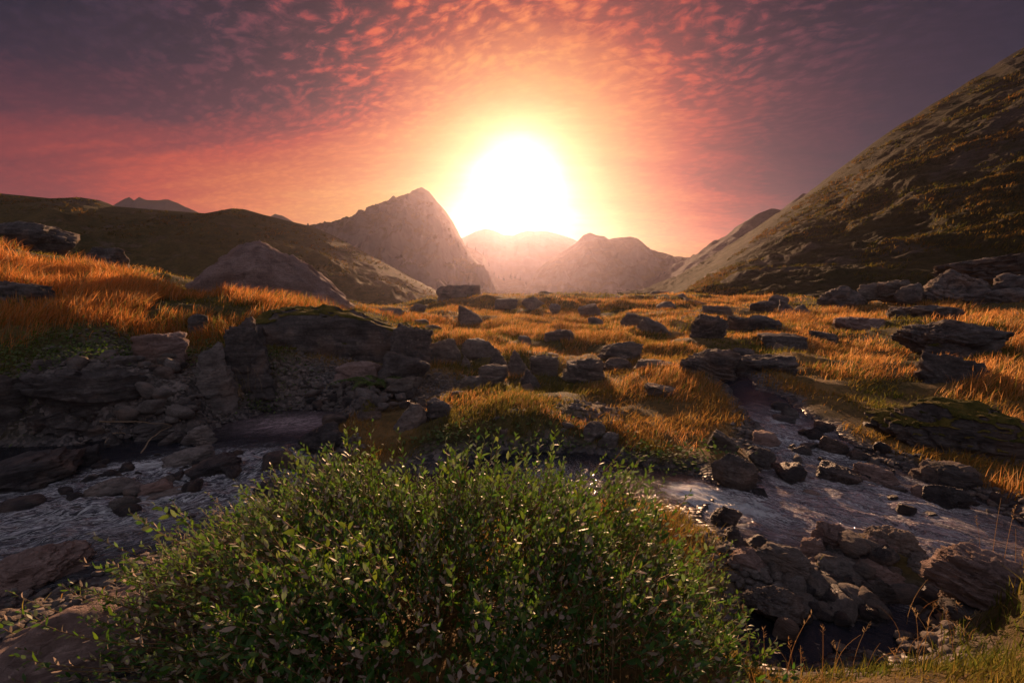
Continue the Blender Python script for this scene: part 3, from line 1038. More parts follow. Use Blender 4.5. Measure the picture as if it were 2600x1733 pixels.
GB = 'boulders strewn over the meadow'
GL = 'rocks of the dark left bank'
GR = 'rocks of the right meadow'
GS = 'stones in and along the stream'
GF = 'stones heaped below the right pool'
GH = 'outcrops at the foot of the grassy hillside'
ROCKS = [
    # --- left mound and bank
    (196, 240, 362, 312, 'ridge', 'p', 'long rounded outcrop of pinkish rock rising behind the tall orange grass', dict(Y=20, sub=5, name='rock_outcrop', depth=.5, tilt=4, embed=1.0, group=GL)),
    (-14, 222, 66, 252, 'boulder', 'd', 'dark craggy outcrop on the skyline above the orange grass, under the ridge', dict(Y=20, name='rock_outcrop', group=GL)),
    (88, 247, 124, 264, 'boulder', 'd', 'low dark rock peeping over the back edge of the orange grass', dict(Y=21, name='rock_outcrop', group=GL)),
    (-30, 279, 48, 318, 'boulder', 'd', 'black outcrop in the orange grass, cut by the picture edge', dict(name='rock_outcrop', group=GL)),
    (188, 313, 207, 333, 'block', 'd', 'small dark block perched just above the tall upright boulder', dict(group=GL, sub=3)),
    (208, 316, 270, 392, 'tooth', 'd', 'tallest upright boulder on the left bank, its edge lit pink', dict(sub=5, group=GL, depth=.7)),
    (186, 341, 236, 410, 'tooth', 'g', 'lichen spotted upright boulder leaning against the tallest one', dict(sub=5, group=GL, depth=.7)),
    (256, 352, 280, 388, 'wedge', 'd', 'narrow dark slab leaning on the right flank of the tallest boulder', dict(group=GL)),
    (252, 326, 270, 352, 'wedge', 'd', 'small sloping rock tucked behind the tallest upright boulder', dict(group=GL, sub=3)),
    (136, 332, 184, 362, 'slab', 'p', 'tilted flat reddish slab lying in the herbs left of the upright boulders', dict(tilt=8, group=GL)),
    (24, 364, 170, 440, 'step', 'd', 'long black layered ledge overhanging the dark left pool', dict(sub=5, tilt=5, group=GL, name='rock_ledge', depth=.6)),
    (-40, 372, 34, 446, 'step', 'd', 'black rock wall at the picture edge beside the long layered ledge', dict(sub=4, group=GL, name='rock_ledge', depth=.6)),
    (154, 364, 173, 377, 'boulder', 'd', 'small pale topped stone above the end of the black ledge', dict(group=GL, sub=3, name='stone')),
    (33, 359, 50, 370, 'slab', 'd', 'flat stone lying on top of the black ledge near its left end', dict(group=GL, sub=3, name='stone')),
    (64, 356, 84, 367, 'slab', 'd', 'flat reddish stone lying midway on top of the black ledge', dict(group=GL, sub=3, name='stone')),
    (128, 402, 157, 430, 'block', 'g', 'squarish grey rock with a pale vein at the mouth of the dark pool', dict(group=GL)),
    (154, 403, 178, 417, 'boulder', 'g', 'grey rock behind the squarish one, below the ledge tip', dict(group=GL, sub=3)),
    (166, 395, 180, 405, 'boulder', 'g', 'tan stone resting on the grey rocks under the ledge tip', dict(group=GL, sub=3, name='stone')),
    (178, 396, 190, 409, 'block', 'd', 'small square stone wedged against the lichen spotted boulder', dict(group=GL, sub=3, name='stone')),
    (134, 412, 212, 436, 'slab', 'd', 'long dark slab dipping into the water below the upright boulders', dict(tilt=-10, group=GL)),
    (182, 425, 214, 447, 'boulder', 'g', 'striped pinkish rock at the end of the long dark slab', dict(group=GS, tilt=-12)),
    (158, 429, 187, 445, 'boulder', 'd', 'dark rounded stone next to the striped pinkish rock', dict(group=GS, sub=3, tilt=-10)),
    (104, 431, 124, 446, 'wedge', 'd', 'pointed dark stone where the twigs are caught', dict(group=GS, sub=3)),
    (246, 304, 428, 382, 'slope', 'd', 'huge whaleback rock with mossy top sloping towards the gravel bar', dict(sub=5, name='boulder', depth=.55, moss=.75, prof=(.92, 1.05, 1.0, .50), tilt=3, group=GL, Y=12.2, embed=.3)),
    (388, 322, 433, 357, 'block', 'd', 'overhanging block jutting from the right end of the whaleback rock', dict(sub=4, depth=.9, moss=.4, tilt=6, group=GL, embed=.9, Y=12.4)),
    (376, 350, 430, 385, 'boulder', 'd', 'dark jagged rock under the overhanging block, ferns on its left', dict(sub=4, group=GL)),
    (334, 361, 382, 380, 'slab', 'p', 'reddish flat topped slab lying at the edge of the gravel bar', dict(group=GL)),
    (298, 379, 338, 394, 'boulder', 'd', 'brown sloping rock on the moss behind the gravel', dict(group=GL, tilt=12)),
    (386, 375, 423, 395, 'boulder', 'f', 'rounded brownish boulder at the right end of the gravel bar', dict(group=GL)),
    # --- stones round the still pool
    (353, 399, 384, 421, 'wedge', 'd', 'dark pointed rock with mossy crest right of the still pool', dict(group=GS, moss=.6)),
    (393, 403, 427, 427, 'boulder', 'g', 'grey pitted boulder behind the shrub, left of its larger neighbour', dict(group=GS)),
    (425, 398, 452, 420, 'block', 'd', 'dark smooth boulder standing at the edge of the orange turf behind the shrub', dict(group=GS)),
    (415, 395, 428, 409, 'tooth', 'd', 'small black upright stone between the two boulders behind the shrub', dict(group=GS, sub=3, name='stone')),
    (298, 424, 341, 455, 'boulder', 'w', 'wet dark blue boulder at the outlet of the still pool', dict(group=GS)),
    (322, 412, 350, 428, 'slab', 'd', 'dark slab on the right shore of the still pool', dict(group=GS, sub=3)),
    (252, 476, 290, 500, 'boulder', 'd', 'brown rounded rock in the water just left of the tallest shoots', dict(group=GS)),
    (260, 452, 294, 470, 'slab', 'w', 'flat black wet rock in front of the still pool', dict(group=GS, sub=3)),
    (164, 448, 213, 470, 'slab', 'g', 'pale topped slanting slab in the left rapids', dict(group=GS, tilt=-20)),
    (186, 456, 239, 479, 'slab', 'w', 'dark slanting slab just in front of the pale topped one', dict(group=GS, tilt=-16)),
    (88, 480, 138, 498, 'round', 'g', 'low oval stone washed by the middle of the left rapids', dict(group=GS, tilt=-6)),
    (138, 482, 172, 496, 'slab', 'p', 'thin pinkish slab in the rapids right of the oval stone', dict(group=GS, tilt=-10, sub=3)),
    (148, 490, 184, 501, 'slab', 'g', 'small flat stone below the thin pinkish slab', dict(group=GS, sub=3)),
    (-30, 456, 74, 494, 'slab', 'w', 'long black ledge along the upper edge of the left rapids', dict(group=GS, tilt=-13, name='rock_ledge')),
    (72, 446, 97, 466, 'slab', 'w', 'wet dark rock that water spills over at the head of the rapids', dict(group=GS, tilt=-6, sub=3)),
    (2, 497, 40, 513, 'round', 'w', 'rounded wet stone half sunk in the lower rapids', dict(group=GS, sub=3)),
    (-24, 549, 82, 592, 'dome', 'p', 'large pale smooth rock at the near edge of the left stream', dict(group=GS, tilt=-14, sub=5)),
    (60, 545, 330, 640, 'dome', 'p', 'smooth pink bedrock slab sloping under the left side of the shrub', dict(sub=5, name='bedrock_slab', depth=.55, tilt=-4, embed=1.0, group=GS)),
    (-80, 604, 230, 700, 'dome', 'p', 'broad reddish bedrock slab in the lower corner under the leafy shoots', dict(sub=5, name='bedrock_slab', depth=.6, tilt=-3, embed=1.0, group=GS)),
    # --- central meadow
    (437, 284, 482, 309, 'block', 'f', 'big square boulder on the brow left of the valley gap', dict(group=GB, Y=40, depth=.7)),
    (458, 304, 482, 324, 'wedge', 'f', 'slanting slab below the big square boulder on the brow', dict(group=GB, tilt=-25)),
    (412, 316, 429, 327, 'block', 'd', 'small square dark boulder beyond the overhanging block', dict(group=GB, sub=3)),
    (437, 313, 450, 321, 'boulder', 'd', 'small dark stone right of the small square boulder', dict(group=GB, sub=3)),
    (368, 304, 404, 318, 'boulder', 'f', 'low dark hump in the grass beyond the whaleback rock', dict(group=GB, sub=3)),
    (408, 300, 426, 314, 'boulder', 'f', 'jagged stone on the rim beyond the low dark hump', dict(group=GB, sub=3)),
    (422, 321, 442, 334, 'boulder', 'f', 'grey rock right behind the dark wedge', dict(group=GB, sub=3)),
    (438, 328, 470, 341, 'slab', 'f', 'low layered slab between the dark wedge and the brow', dict(group=GB, tilt=-8)),
    (462, 322, 478, 338, 'wedge', 'd', 'dark upright stone on the right end of the low layered slab', dict(group=GB, sub=3)),
    (494, 295, 518, 306, 'slab', 'f', 'flat grey boulder on the middle of the brow', dict(group=GB, sub=3)),
    (522, 292, 545, 307, 'boulder', 'f', 'rounded boulder on the brow beneath the sun', dict(group=GB, sub=3)),
    (534, 287, 556, 300, 'dome', 'f', 'domed boulder standing highest on the brow beneath the sun', dict(group=GB, sub=3, Y=44)),
    (549, 300, 561, 312, 'boulder', 'f', 'small stone in the grass below the domed boulder', dict(group=GB, sub=3)),
    (554, 294, 564, 300, 'boulder', 'f', 'tiny stone on the brow right of the domed boulder', dict(group=GB, sub=3)),
    (578, 299, 601, 315, 'block', 'f', 'grey boulder on the slope below the right mountain', dict(group=GB)),
    (588, 313, 604, 327, 'boulder', 'f', 'weathered stone below the grey boulder under the right mountain', dict(group=GB, sub=3)),
    (610, 293, 624, 300, 'wedge', 'f', 'small pointed stone on the skyline of the brow under the right mountain', dict(group=GB, sub=3)),
    (656, 298, 676, 309, 'boulder', 'f', 'dark rock on the brow near the foot of the hillside', dict(group=GB, sub=3)),
    (671, 290, 688, 301, 'boulder', 'd', 'dark boulder at the very foot of the hillside edge', dict(group=GB, sub=3)),
    (682, 294, 706, 307, 'slab', 'f', 'pale tilted slab beside the dark boulder at the hillside edge', dict(group=GB, tilt=18, sub=3)),
    (644, 287, 672, 300, 'boulder', 'f', 'grey heap of rock on the brow below the crag', dict(group=GB, Y=44, sub=3)),
    (619, 306, 650, 331, 'block', 'f', 'left half of the big tilted grey slab pair in the meadow', dict(group=GB, tilt=14)),
    (633, 309, 671, 338, 'slab', 'f', 'layered right half of the big tilted slab pair in the meadow', dict(group=GB, tilt=24)),
    (544, 323, 578, 344, 'slab', 'f', 'low whitish slab in the grass at the centre of the meadow', dict(group=GB, tilt=-10)),
    (518, 331, 532, 346, 'boulder', 'f', 'weathered stone half sunk left of the low whitish slab', dict(group=GB, sub=3)),
    (593, 334, 643, 362, 'boulder', 'd', 'large dark angular boulder right of the middle of the meadow', dict(group=GB, tilt=-14)),
    (419, 329, 461, 367, 'wedge', 'd', 'long dark wedge slanting down from the overhanging block', dict(group=GB, tilt=34)),
    (457, 351, 474, 368, 'wedge', 'd', 'small dark triangle of rock at the toe of the long wedge', dict(group=GB, sub=3)),
    (461, 331, 501, 360, 'boulder', 'f', 'broad hazy rock behind the pair of pyramid stones', dict(group=GB)),
    (485, 341, 511, 368, 'wedge', 'f', 'pale pyramid shaped stone, left of the pair', dict(group=GB)),
    (506, 342, 531, 370, 'wedge', 'd', 'dark pyramid shaped stone, right of the pair', dict(group=GB)),
    (529, 354, 559, 374, 'block', 'f', 'flat topped block with lit top right of the pyramid stones', dict(group=GB)),
    (544, 350, 559, 360, 'slab', 'd', 'small dark slab behind the flat topped block', dict(group=GB, sub=3)),
    (477, 364, 509, 383, 'step', 'f', 'crumbling layered rock in front of the pale pyramid stone', dict(group=GB)),
    (459, 375, 484, 389, 'step', 'f', 'low broken rock in the turf left of the crumbling layered one', dict(group=GB, sub=3)),
    (516, 368, 541, 386, 'wedge', 'd', 'two pointed fin of rock in the turf below the flat topped block', dict(group=GB)),
    (522, 382, 534, 394, 'boulder', 'f', 'small broken stone just below the pointed fin', dict(group=GB, sub=3)),
    (562, 357, 608, 382, 'step', 'f', 'broad wrinkled rock with grass growing up its face', dict(group=GB)),
    (600, 353, 634, 370, 'boulder', 'f', 'tan rock behind the tall grass, next to the broad wrinkled one', dict(group=GB)),
    (634, 356, 676, 370, 'slab', 'd', 'low dark slab half hidden in the tall grass above the brook', dict(group=GB)),
    (643, 384, 684, 398, 'slab', 'f', 'low flat rock sunk in the tall grass of the peninsula', dict(group=GB, tilt=10)),
    (503, 410, 524, 419, 'boulder', 'f', 'small pinkish stone alone on the orange turf behind the shrub', dict(group=GB, sub=3, name='stone')),
    (450, 390, 466, 398, 'slab', 'f', 'small flat stone at the edge of the turf near the black upright stone', dict(group=GB, sub=3, name='stone')),
    (583, 421, 606, 441, 'boulder', 'g', 'grey block on the lip of the overgrown bank behind the shrub', dict(group=GS)),
    (597, 431, 620, 448, 'boulder', 'g', 'lower grey rock beside the block on the overgrown bank', dict(group=GS)),
    (494, 427, 512, 442, 'boulder', 'd', 'dark rock in the shaded bank above the shrub top', dict(group=GS, sub=3)),
    # --- right meadow
    (690, 313, 730, 347, 'step', 'd', 'tall layered block at the left end of the stacked slabs', dict(sub=5, group=GR)),
    (701, 305, 732, 317, 'slab', 'f', 'flat slab lying on top of the tall layered block', dict(group=GR, embed=.25)),
    (726, 314, 786, 337, 'step', 'd', 'long layered block right of the tall layered block', dict(sub=5, group=GR, tilt=4)),
    (682, 348, 740, 377, 'step', 'd', 'wide dark cliff like block above the top of the brook', dict(sub=5, group=GR)),
    (735, 354, 794, 374, 'slab', 'd', 'long dark slab right of the cliff like block', dict(group=GR)),
    (733, 348, 754, 357, 'slab', 'd', 'short slab bridging the two dark blocks above the brook', dict(group=GR, sub=3)),
    (759, 333, 806, 349, 'slab', 'd', 'low flat ledge in the grass behind the long dark slab', dict(group=GR)),
    (774, 342, 793, 354, 'boulder', 'f', 'tan rounded stone between the flat ledge and the long slab', dict(group=GR, sub=3)),
    (809, 330, 838, 343, 'slab', 'd', 'small dark ledge right of the low flat ledge', dict(group=GR, sub=3)),
    (836, 316, 882, 333, 'step', 'p', 'reddish ledge in front of the orange strip of grass', dict(group=GR)),
    (893, 304, 956, 328, 'step', 'd', 'flat topped dark block in the orange grass of the right meadow', dict(sub=5, group=GR)),
    (903, 318, 996, 360, 'boulder', 'd', 'biggest dark boulder of the right meadow, its top rounded', dict(sub=5, group=GR)),
    (931, 337, 994, 360, 'slab', 'd', 'mossy slab leaning on the front of the biggest dark boulder', dict(group=GR, moss=.3, tilt=-8, depth=.5)),
    (922, 352, 982, 386, 'slab', 'd', 'reddish sloping slab at the bottom of the pile before the biggest boulder', dict(group=GR, tilt=8, depth=.5)),
    (780, 299, 798, 317, 'wedge', 'd', 'leaning dark boulder, tallest of the cluster at the hillside foot', dict(group=GR, tilt=-20, sub=3)),
    (795, 304, 810, 317, 'boulder', 'd', 'round dark boulder right of the leaning one', dict(group=GR, sub=3)),
    (767, 294, 788, 308, 'boulder', 'd', 'angular dark rock left of the leaning boulder', dict(group=GR, sub=3)),
    (751, 300, 776, 313, 'boulder', 'd', 'low dark rock at the left end of the boulder cluster', dict(group=GR, sub=3)),
    (1012, 310, 1040, 326, 'boulder', 'd', 'dark boulder at the picture edge amid the orange grass', dict(group=GR, sub=3)),
    (962, 287, 1022, 308, 'slab', 'd', 'long sloping dark rock above the orange grass near the picture edge', dict(group=GR, tilt=-14)),
    (860, 282, 881, 296, 'block', 'f', 'pale square boulder at the foot of the hillside', dict(group=GH, sub=3, Y=31)),
    (821, 285, 864, 302, 'dome', 'd', 'low dark outcrop left of the pale square boulder', dict(group=GH, Y=31)),
    (879, 279, 910, 297, 'step', 'f', 'layered outcrop right of the pale square boulder', dict(group=GH, Y=30)),
    (898, 282, 925, 300, 'slab', 'd', 'slanting slab in front of the layered outcrop', dict(group=GH, tilt=-22, sub=3, Y=28.5)),
    (918, 268, 1004, 300, 'wedge', 'd', 'broad peaked outcrop, largest at the foot of the hillside', dict(group=GH, sub=5, Y=27)),
    (952, 246, 1060, 276, 'slab', 'd', 'long dark outcrop slanting up the hillside at the picture edge', dict(group=GH, tilt=-13, sub=5, Y=29)),
    (998, 272, 1050, 290, 'dome', 'd', 'dark rounded outcrop below the long slanting one', dict(group=GH, Y=26)),
    # --- mossy boulder and right bank
    (882, 402, 1040, 452, 'dome', 'd', 'big humpbacked boulder with yellow green moss on the right bank', dict(sub=5, moss=1.0, group=GS, tilt=6, depth=.6)),
    (918, 463, 986, 493, 'dome', 'd', 'low black overhung rock along the right shore of the pool', dict(group=GS, tilt=8)),
    (928, 486, 971, 512, 'boulder', 'w', 'large black rock in the water near the right shore', dict(group=GS)),
    (913, 485, 931, 500, 'round', 'p', 'small rounded reddish stone left of the large black rock', dict(group=GS, sub=3, name='stone')),
    (885, 485, 906, 493, 'round', 'w', 'low wet stone between the mid pool rock and the right shore', dict(group=GS, sub=3, name='stone')),
    (819, 464, 860, 485, 'boulder', 'w', 'black rock standing in the middle of the right pool', dict(group=GS)),
    (856, 462, 897, 483, 'boulder', 'p', 'pinkish rock on the shore right of the black midstream rock', dict(group=GS)),
    (858, 475, 872, 483, 'round', 'p', 'small rounded stone between the black rock and the pinkish rock', dict(group=GS, sub=3, name='stone')),
    (818, 435, 848, 456, 'boulder', 'w', 'dark jagged rock on the far shore of the upper rapids', dict(group=GS)),
    (844, 450, 872, 462, 'boulder', 'w', 'low dark stone below the jagged rock of the upper rapids', dict(group=GS, sub=3)),
    (792, 445, 812, 457, 'boulder', 'w', 'dark wet stone in the middle of the upper rapids', dict(group=GS, sub=3)),
    (800, 442, 818, 450, 'slab', 'w', 'thin wet slab just above the midstream stone of the upper rapids', dict(group=GS, sub=3)),
    (811, 424, 828, 434, 'boulder', 'w', 'dark stone against the right bank of the brook', dict(group=GS, sub=3)),
    (772, 401, 790, 411, 'round', 'w', 'highest wet stone in the brook under the far bank', dict(group=GS, sub=3)),
    (780, 407, 799, 418, 'boulder', 'd', 'dark stone in the brook below the highest wet one', dict(group=GS, sub=3)),
    (772, 415, 798, 424, 'slab', 'w', 'flat wet slab across the brook', dict(group=GS, sub=3)),
    (753, 432, 780, 448, 'slab', 'p', 'flat pinkish slab at the left shore of the brook', dict(group=GS, sub=3)),
    (750, 446, 776, 468, 'boulder', 'd', 'brown block under the grassy left bank of the brook', dict(group=GS)),
    (712, 454, 758, 492, 'boulder', 'd', 'big dark rock at the tip of the grassy peninsula, above the cascade', dict(sub=5, group=GS)),
    (706, 430, 740, 452, 'slab', 'f', 'brown sloping slab in the grass above the big dark rock', dict(group=GS, tilt=16)),
    (803, 489, 821, 497, 'round', 'p', 'small pink stone awash in the right pool', dict(group=GS, sub=3, name='stone')),
    (711, 505, 742, 527, 'boulder', 'w', 'dark rock parting the white water of the cascade', dict(group=GS)),
    (718, 526, 752, 552, 'wedge', 'w', 'dark wedge of rock just below the cascade', dict(group=GS)),
    (746, 534, 768, 553, 'boulder', 'w', 'black rounded rock at the right end of the cascade stones', dict(group=GS, sub=3)),
    (752, 486, 768, 498, 'boulder', 'w', 'small black stone under the big dark rock at the pool inlet', dict(group=GS, sub=3, name='stone')),
    # --- heap below the right pool
    (814, 522, 859, 557, 'boulder', 'p', 'pale pink topped boulder, brightest of the heap at the pool edge', dict(sub=5, group=GF)),
    (862, 527, 922, 559, 'dome', 'g', 'domed speckled boulder at the pool edge right of the brightest', dict(sub=5, group=GF, tilt=10)),
    (866, 538, 897, 563, 'block', 'p', 'tan squarish rock set against the domed speckled boulder', dict(group=GF)),
    (853, 540, 869, 556, 'boulder', 'w', 'dark stone in the gap between the two pool edge boulders', dict(group=GF, sub=3, name='stone')),
    (802, 537, 830, 562, 'slab', 'p', 'pinkish tilted slab in front of the brightest boulder', dict(group=GF, tilt=-10)),
    (808, 557, 823, 567, 'round', 'p', 'small tan stone at the foot of the pinkish tilted slab', dict(group=GF, sub=3, name='stone')),
    (829, 552, 872, 566, 'slab', 'd', 'flat dark slab lying between the two pool edge boulders and the oval rock', dict(group=GF)),
    (759, 546, 822, 591, 'boulder', 'g', 'large rough angular boulder, left of the heap', dict(sub=5, group=GF, tilt=12)),
    (728, 550, 772, 580, 'slab', 'p', 'reddish slab between the shrub and the large rough boulder', dict(group=GF, tilt=16)),
    (820, 558, 868, 586, 'boulder', 'g', 'brown rounded rock in the middle of the heap', dict(group=GF)),
    (852, 559, 922, 592, 'round', 'p', 'long smooth oval rock in the middle of the heap', dict(sub=4, group=GF, tilt=15)),
    (864, 580, 898, 605, 'boulder', 'd', 'dark mossy rock below the long smooth oval one', dict(group=GF)),
    (906, 553, 941, 580, 'boulder', 'g', 'blocky rock with a lit top right of the oval rock', dict(group=GF)),
    (818, 573, 846, 590, 'round', 'w', 'dark rounded stone in front of the brown rounded rock', dict(group=GF, sub=3, name='stone')),
    (935, 555, 1050, 612, 'slab', 'p', 'big ribbed slab of reddish rock on the right, sloping to the picture edge', dict(sub=5, group=GF, tilt=16, depth=.6)),
    (946, 588, 1004, 613, 'round', 'g', 'rounded brown rock under the front of the big ribbed slab', dict(group=GF)),
    (743, 587, 804, 628, 'boulder', 'd', 'heavy dark boulder with a lit top edge beside the shrub', dict(sub=5, group=GF)),
    (773, 617, 799, 644, 'round', 'd', 'oblong brown stone leaning on the heavy dark boulder', dict(group=GF, tilt=38, sub=3)),
    (838, 626, 887, 664, 'boulder', 'g', 'striped pale edged rock at the near side of the dark puddle', dict(Y=3.3, sub=5, group=GF, tilt=26)),
    (872, 627, 908, 662, 'wedge', 'd', 'dark rock standing right of the striped pale edged one', dict(Y=3.4, group=GF)),
    (806, 600, 846, 617, 'slab', 'd', 'thin dark slab between the cobbles and the dark puddle', dict(group=GF, tilt=16, sub=3)),
    (848, 615, 900, 628, 'slab', 'w', 'low wet ledge along the middle of the dark puddle', dict(group=GF, tilt=5, sub=3)),
    (918, 588, 948, 612, 'slab', 'w', 'dark wet stone under the left corner of the big ribbed slab', dict(group=GF, sub=3, tilt=20)),
    (942, 606, 994, 626, 'slab', 'd', 'flat dark stone with dry grass hanging over it', dict(group=GF)),
]
for x0, y0, x1, y1, st, mt, lab, kw in ROCKS:
    if kw.get('group') == GF and mt == 'd' and 'heavy dark' not in lab and 'dark' not in lab:
        mt = 'g'
    if kw.get('group') == GB and y1 < 372 and 'square boulder on the brow' not in lab:
        y0 += .24 * (y1 - y0)
        mt = 'f'  # paler stone colour stands in for haze over the middle meadow
    rock(x0, y0, x1, y1, st, mt, lab, **kw)

# --- cobbles one can count, in four places; one shape set shared by all
COB = []
for k in range(7):
    v, f = rock_shape(900 + k * 13, (1.0, RNG.uniform(.65, .95), RNG.uniform(.45, .75)), 'round' if k % 2 else 'boulder', 0, 2)
    COB.append([make_mesh('cobble', v, f), make_mesh('cobble', v, f)])
for a, b in COB:
    a.materials.append(M_ROCK)
    b.materials.append(M_WET)


def cobbles(n, px0, py0, px1, py1, size, label, group, wet=0.3):
    for _ in range(n):
        px, py = random.uniform(px0, px1), random.uniform(py0, py1)
        x, y, z = surface_at(px, py)
        s = size * math.exp(random.gauss(0, 0.38))
        o = link('cobble', random.choice(COB)[1 if random.random() < wet else 0], None, None, label, 'stone', group)
        o.location = (x, y, z - 0.15 * s)
        o.scale = (s, s, s)
        o.rotation_euler = (random.gauss(0, .2), random.gauss(0, .2), random.uniform(0, 6.28))
        PLACED.append((x, y, s * .4, s * .4))


cobbles(85, 312, 384, 412, 410, 0.20, 'grey cobble of the gravel bar behind the still pool', 'cobbles of the gravel bar behind the still pool', 0.15)
cobbles(60, 770, 570, 880, 622, 0.11, 'cobble lying in the hollow between the heaped rocks and the dark puddle', 'cobbles between the heaped rocks and the dark puddle', 0.6)
cobbles(26, 120, 398, 200, 424, 0.22, 'grey stone at the foot of the upright boulders by the dark pool', 'stones at the foot of the upright boulders', 0.2)
cobbles(18, 775, 425, 900, 482, 0.16, 'wet stone scattered through the upper rapids', 'wet stones of the upper rapids', 0.8)
cobbles(34, 60, 358, 182, 370, 0.22, 'flat stone of the scree on top of the black ledge', 'stones of the scree on the black ledge', 0.1)
cobbles(14, 880, 472, 1000, 520, 0.13, 'wet stone along the right shore of the pool', 'wet stones along the right shore', 0.8)
cobbles(44, 60, 446, 300, 520, 0.17, 'dark stone breaking the surface of the left rapids', 'stones breaking the left rapids', 0.9)
cobbles(16, 470, 396, 620, 432, 0.14, 'small stone bedded in the turf of the peninsula', 'small stones in the turf of the peninsula', 0.0)

cobbles(44, 765, 545, 905, 620, 0.16, 'rounded grey stone filling a gap in the heap below the right pool', 'rounded stones in the gaps of the heap', 0.15)

# --- fine gravel nobody could count
GV, GF_ = [], []
base_v, base_f = ICO[1]
off = 0
for (cx, cy, _), r, k in _gr:
    n = int(420 * k * r)
    for _ in range(n):
        a, q = random.uniform(0, 6.283), r * 1.15 * math.sqrt(random.random())
        GV.append((cx + math.cos(a) * q, cy + math.sin(a) * q * 1.2, random.uniform(.018, .05)))
GVa = np.array(GV)
gzz = ground_height(GVa[:, 0], GVa[:, 1])
n = len(GVa)
rs = np.random.default_rng(3)
scl = GVa[:, 2:3] * rs.uniform(.6, 1.3, (n, 3)) * np.array([1, 1, .65])
vv = base_v[None] * (1 + 0.18 * rs.normal(size=(n, len(base_v), 1))) * scl[:, None, :]
vv = vv + np.c_[GVa[:, :2], gzz + GVa[:, 2] * .3][:, None, :]
ff = base_f[None] + (np.arange(n) * len(base_v))[:, None, None]
link('gravel', make_mesh('gravel', vv.reshape(-1, 3), ff.reshape(-1, 3)), M_ROCK, kind='stuff')

# ------------------------------------------------------------------ the water sheet, broken white where it runs round stones
for sx_, sy_, rx_, ry_ in PLACED:
    if math.hypot(sx_, sy_) > 14 or max(rx_, ry_) > 1.2:
        continue
    near = (np.abs(xk - sx_) < rx_ + .6) & (np.abs(yk - sy_) < ry_ + .6)
    if not near.any():
        continue
    i = np.nonzero(near)[0]
    rr = max(.5 * (rx_ + ry_), .03)
    dd = np.hypot((xk[i] - sx_) / (rx_ / rr), (yk[i] - sy_) / (ry_ / rr)) - rr * 1.15
    down = np.where(WLEFT[i] > .5, -.77 * (xk[i] - sx_) - .64 * (yk[i] - sy_), -.5 * (xk[i] - sx_) - .8 * (yk[i] - sy_)) / (rr + .3)
    k = np.exp(-(dd / .09) ** 2) * np.clip(.35 + .65 * down, 0.1, 1) * np.clip(rap[i] * 2.2, 0.1, 1)
    foam[i] = np.maximum(foam[i], .62 * k)
me = make_mesh('stream_water', np.c_[xk, yk, WZ], WQ)
vattr(me, 'foam', foam)
vattr(me, 'rapid', np.clip(rap, 0, 1))
vattr(me, 'painted_sheen', np.clip(1.1 * blob(298, 422, 0, 1.0, 1.6) + .62 * blob(840, 505, .2, 1.4, 1.2) + .5 * blob(790, 430, .35, .8) + .25 * blob(940, 540, .2, 1.0), 0, 1))  # where the painted sky reflection lies on the water
vattr(me, 'flow_u', WU)
vattr(me, 'flow_v', WV)
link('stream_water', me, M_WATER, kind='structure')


# ------------------------------------------------------------------ grass
PL = np.array(PLACED)


def rock_free(x, y, shrink=0.9):
    ok = np.ones(len(x), bool)
    for cx, cy, rx, ry in PL:
        rr = max(rx, ry) * 1.3
        c = (np.abs(x - cx) < rr) & (np.abs(y - cy) < rr)
        if c.any():
            i = np.nonzero(c)[0]
            e = ((x[i] - cx) / (rx * shrink)) ** 2 + ((y[i] - cy) / (ry * shrink)) ** 2
            ok[i[e < 1]] = False
    return ok


def blades(x, y, z, h, w, lean, az, tint, segs=2):
    """tapered bent blades; returns verts, quads, tris, tint"""
    n = len(x)
    side = RNG.uniform(0, 6.283, n)
    sxv, syv = np.cos(side) * w * .5, np.sin(side) * w * .5
    lx, ly = np.cos(az), np.sin(az)
    V = []
    for k in range(segs):
        t = k / segs
        b = lean * t * t * h
        c = np.stack([x + lx * b, y + ly * b, z + h * (t - 0.25 * lean * t * t)], 1)
        s = np.stack([sxv, syv, 0 * sxv], 1) * (1 - 0.55 * t)
        V += [c - s, c + s]
    b = lean * h
    V.append(np.stack([x + lx * b, y + ly * b, z + h * (1 - 0.25 * lean)], 1))
    m = len(V)
    V = np.stack(V, 1).reshape(-1, 3)
    base = (np.arange(n) * m)[:, None]
    Q = [base + np.array([[2 * k, 2 * k + 1, 2 * k + 3, 2 * k + 2]]) for k in range(segs - 1)]
    Tt = base + np.array([[2 * segs - 2, 2 * segs - 1, 2 * segs]])
    Q = np.concatenate(Q) if Q else np.zeros((0, 4), int)
    return V, Q, Tt, np.repeat(tint, m, 0)


def grass_object(name, x, y, h, w, lean, tint, segs=2, z=None, az=None):
    if z is None:
        z = ground_height(x, y) - 0.02
    if az is None:
        az = RNG.normal(math.radians(-20), 1.1, len(x))
    V, Q, Tt, tn = blades(x, y, z, h, w, lean, az, tint, segs)
    me = make_mesh(name, V, [Q, Tt], False)
    vattr(me, 'tint', tn, 'COLOR')
    return link(name, me, M_GRASS, kind='stuff')


STRAW = np.array([[0.66, 0.33, 0.10], [0.58, 0.26, 0.07], [0.70, 0.40, 0.16], [0.48, 0.20, 0.055]])
OLIVE = np.array([[0.14, 0.15, 0.028], [0.085, 0.12, 0.022], [0.20, 0.18, 0.038], [0.06, 0.09, 0.018]])
GOLD = np.array([[0.52, 0.29, 0.085], [0.42, 0.25, 0.070], [0.36, 0.25, 0.065], [0.56, 0.25, 0.065]])
BLEACHED = np.array([[0.46, 0.35, 0.20], [0.38, 0.27, 0.15], [0.50, 0.36, 0.19], [0.40, 0.24, 0.11]])


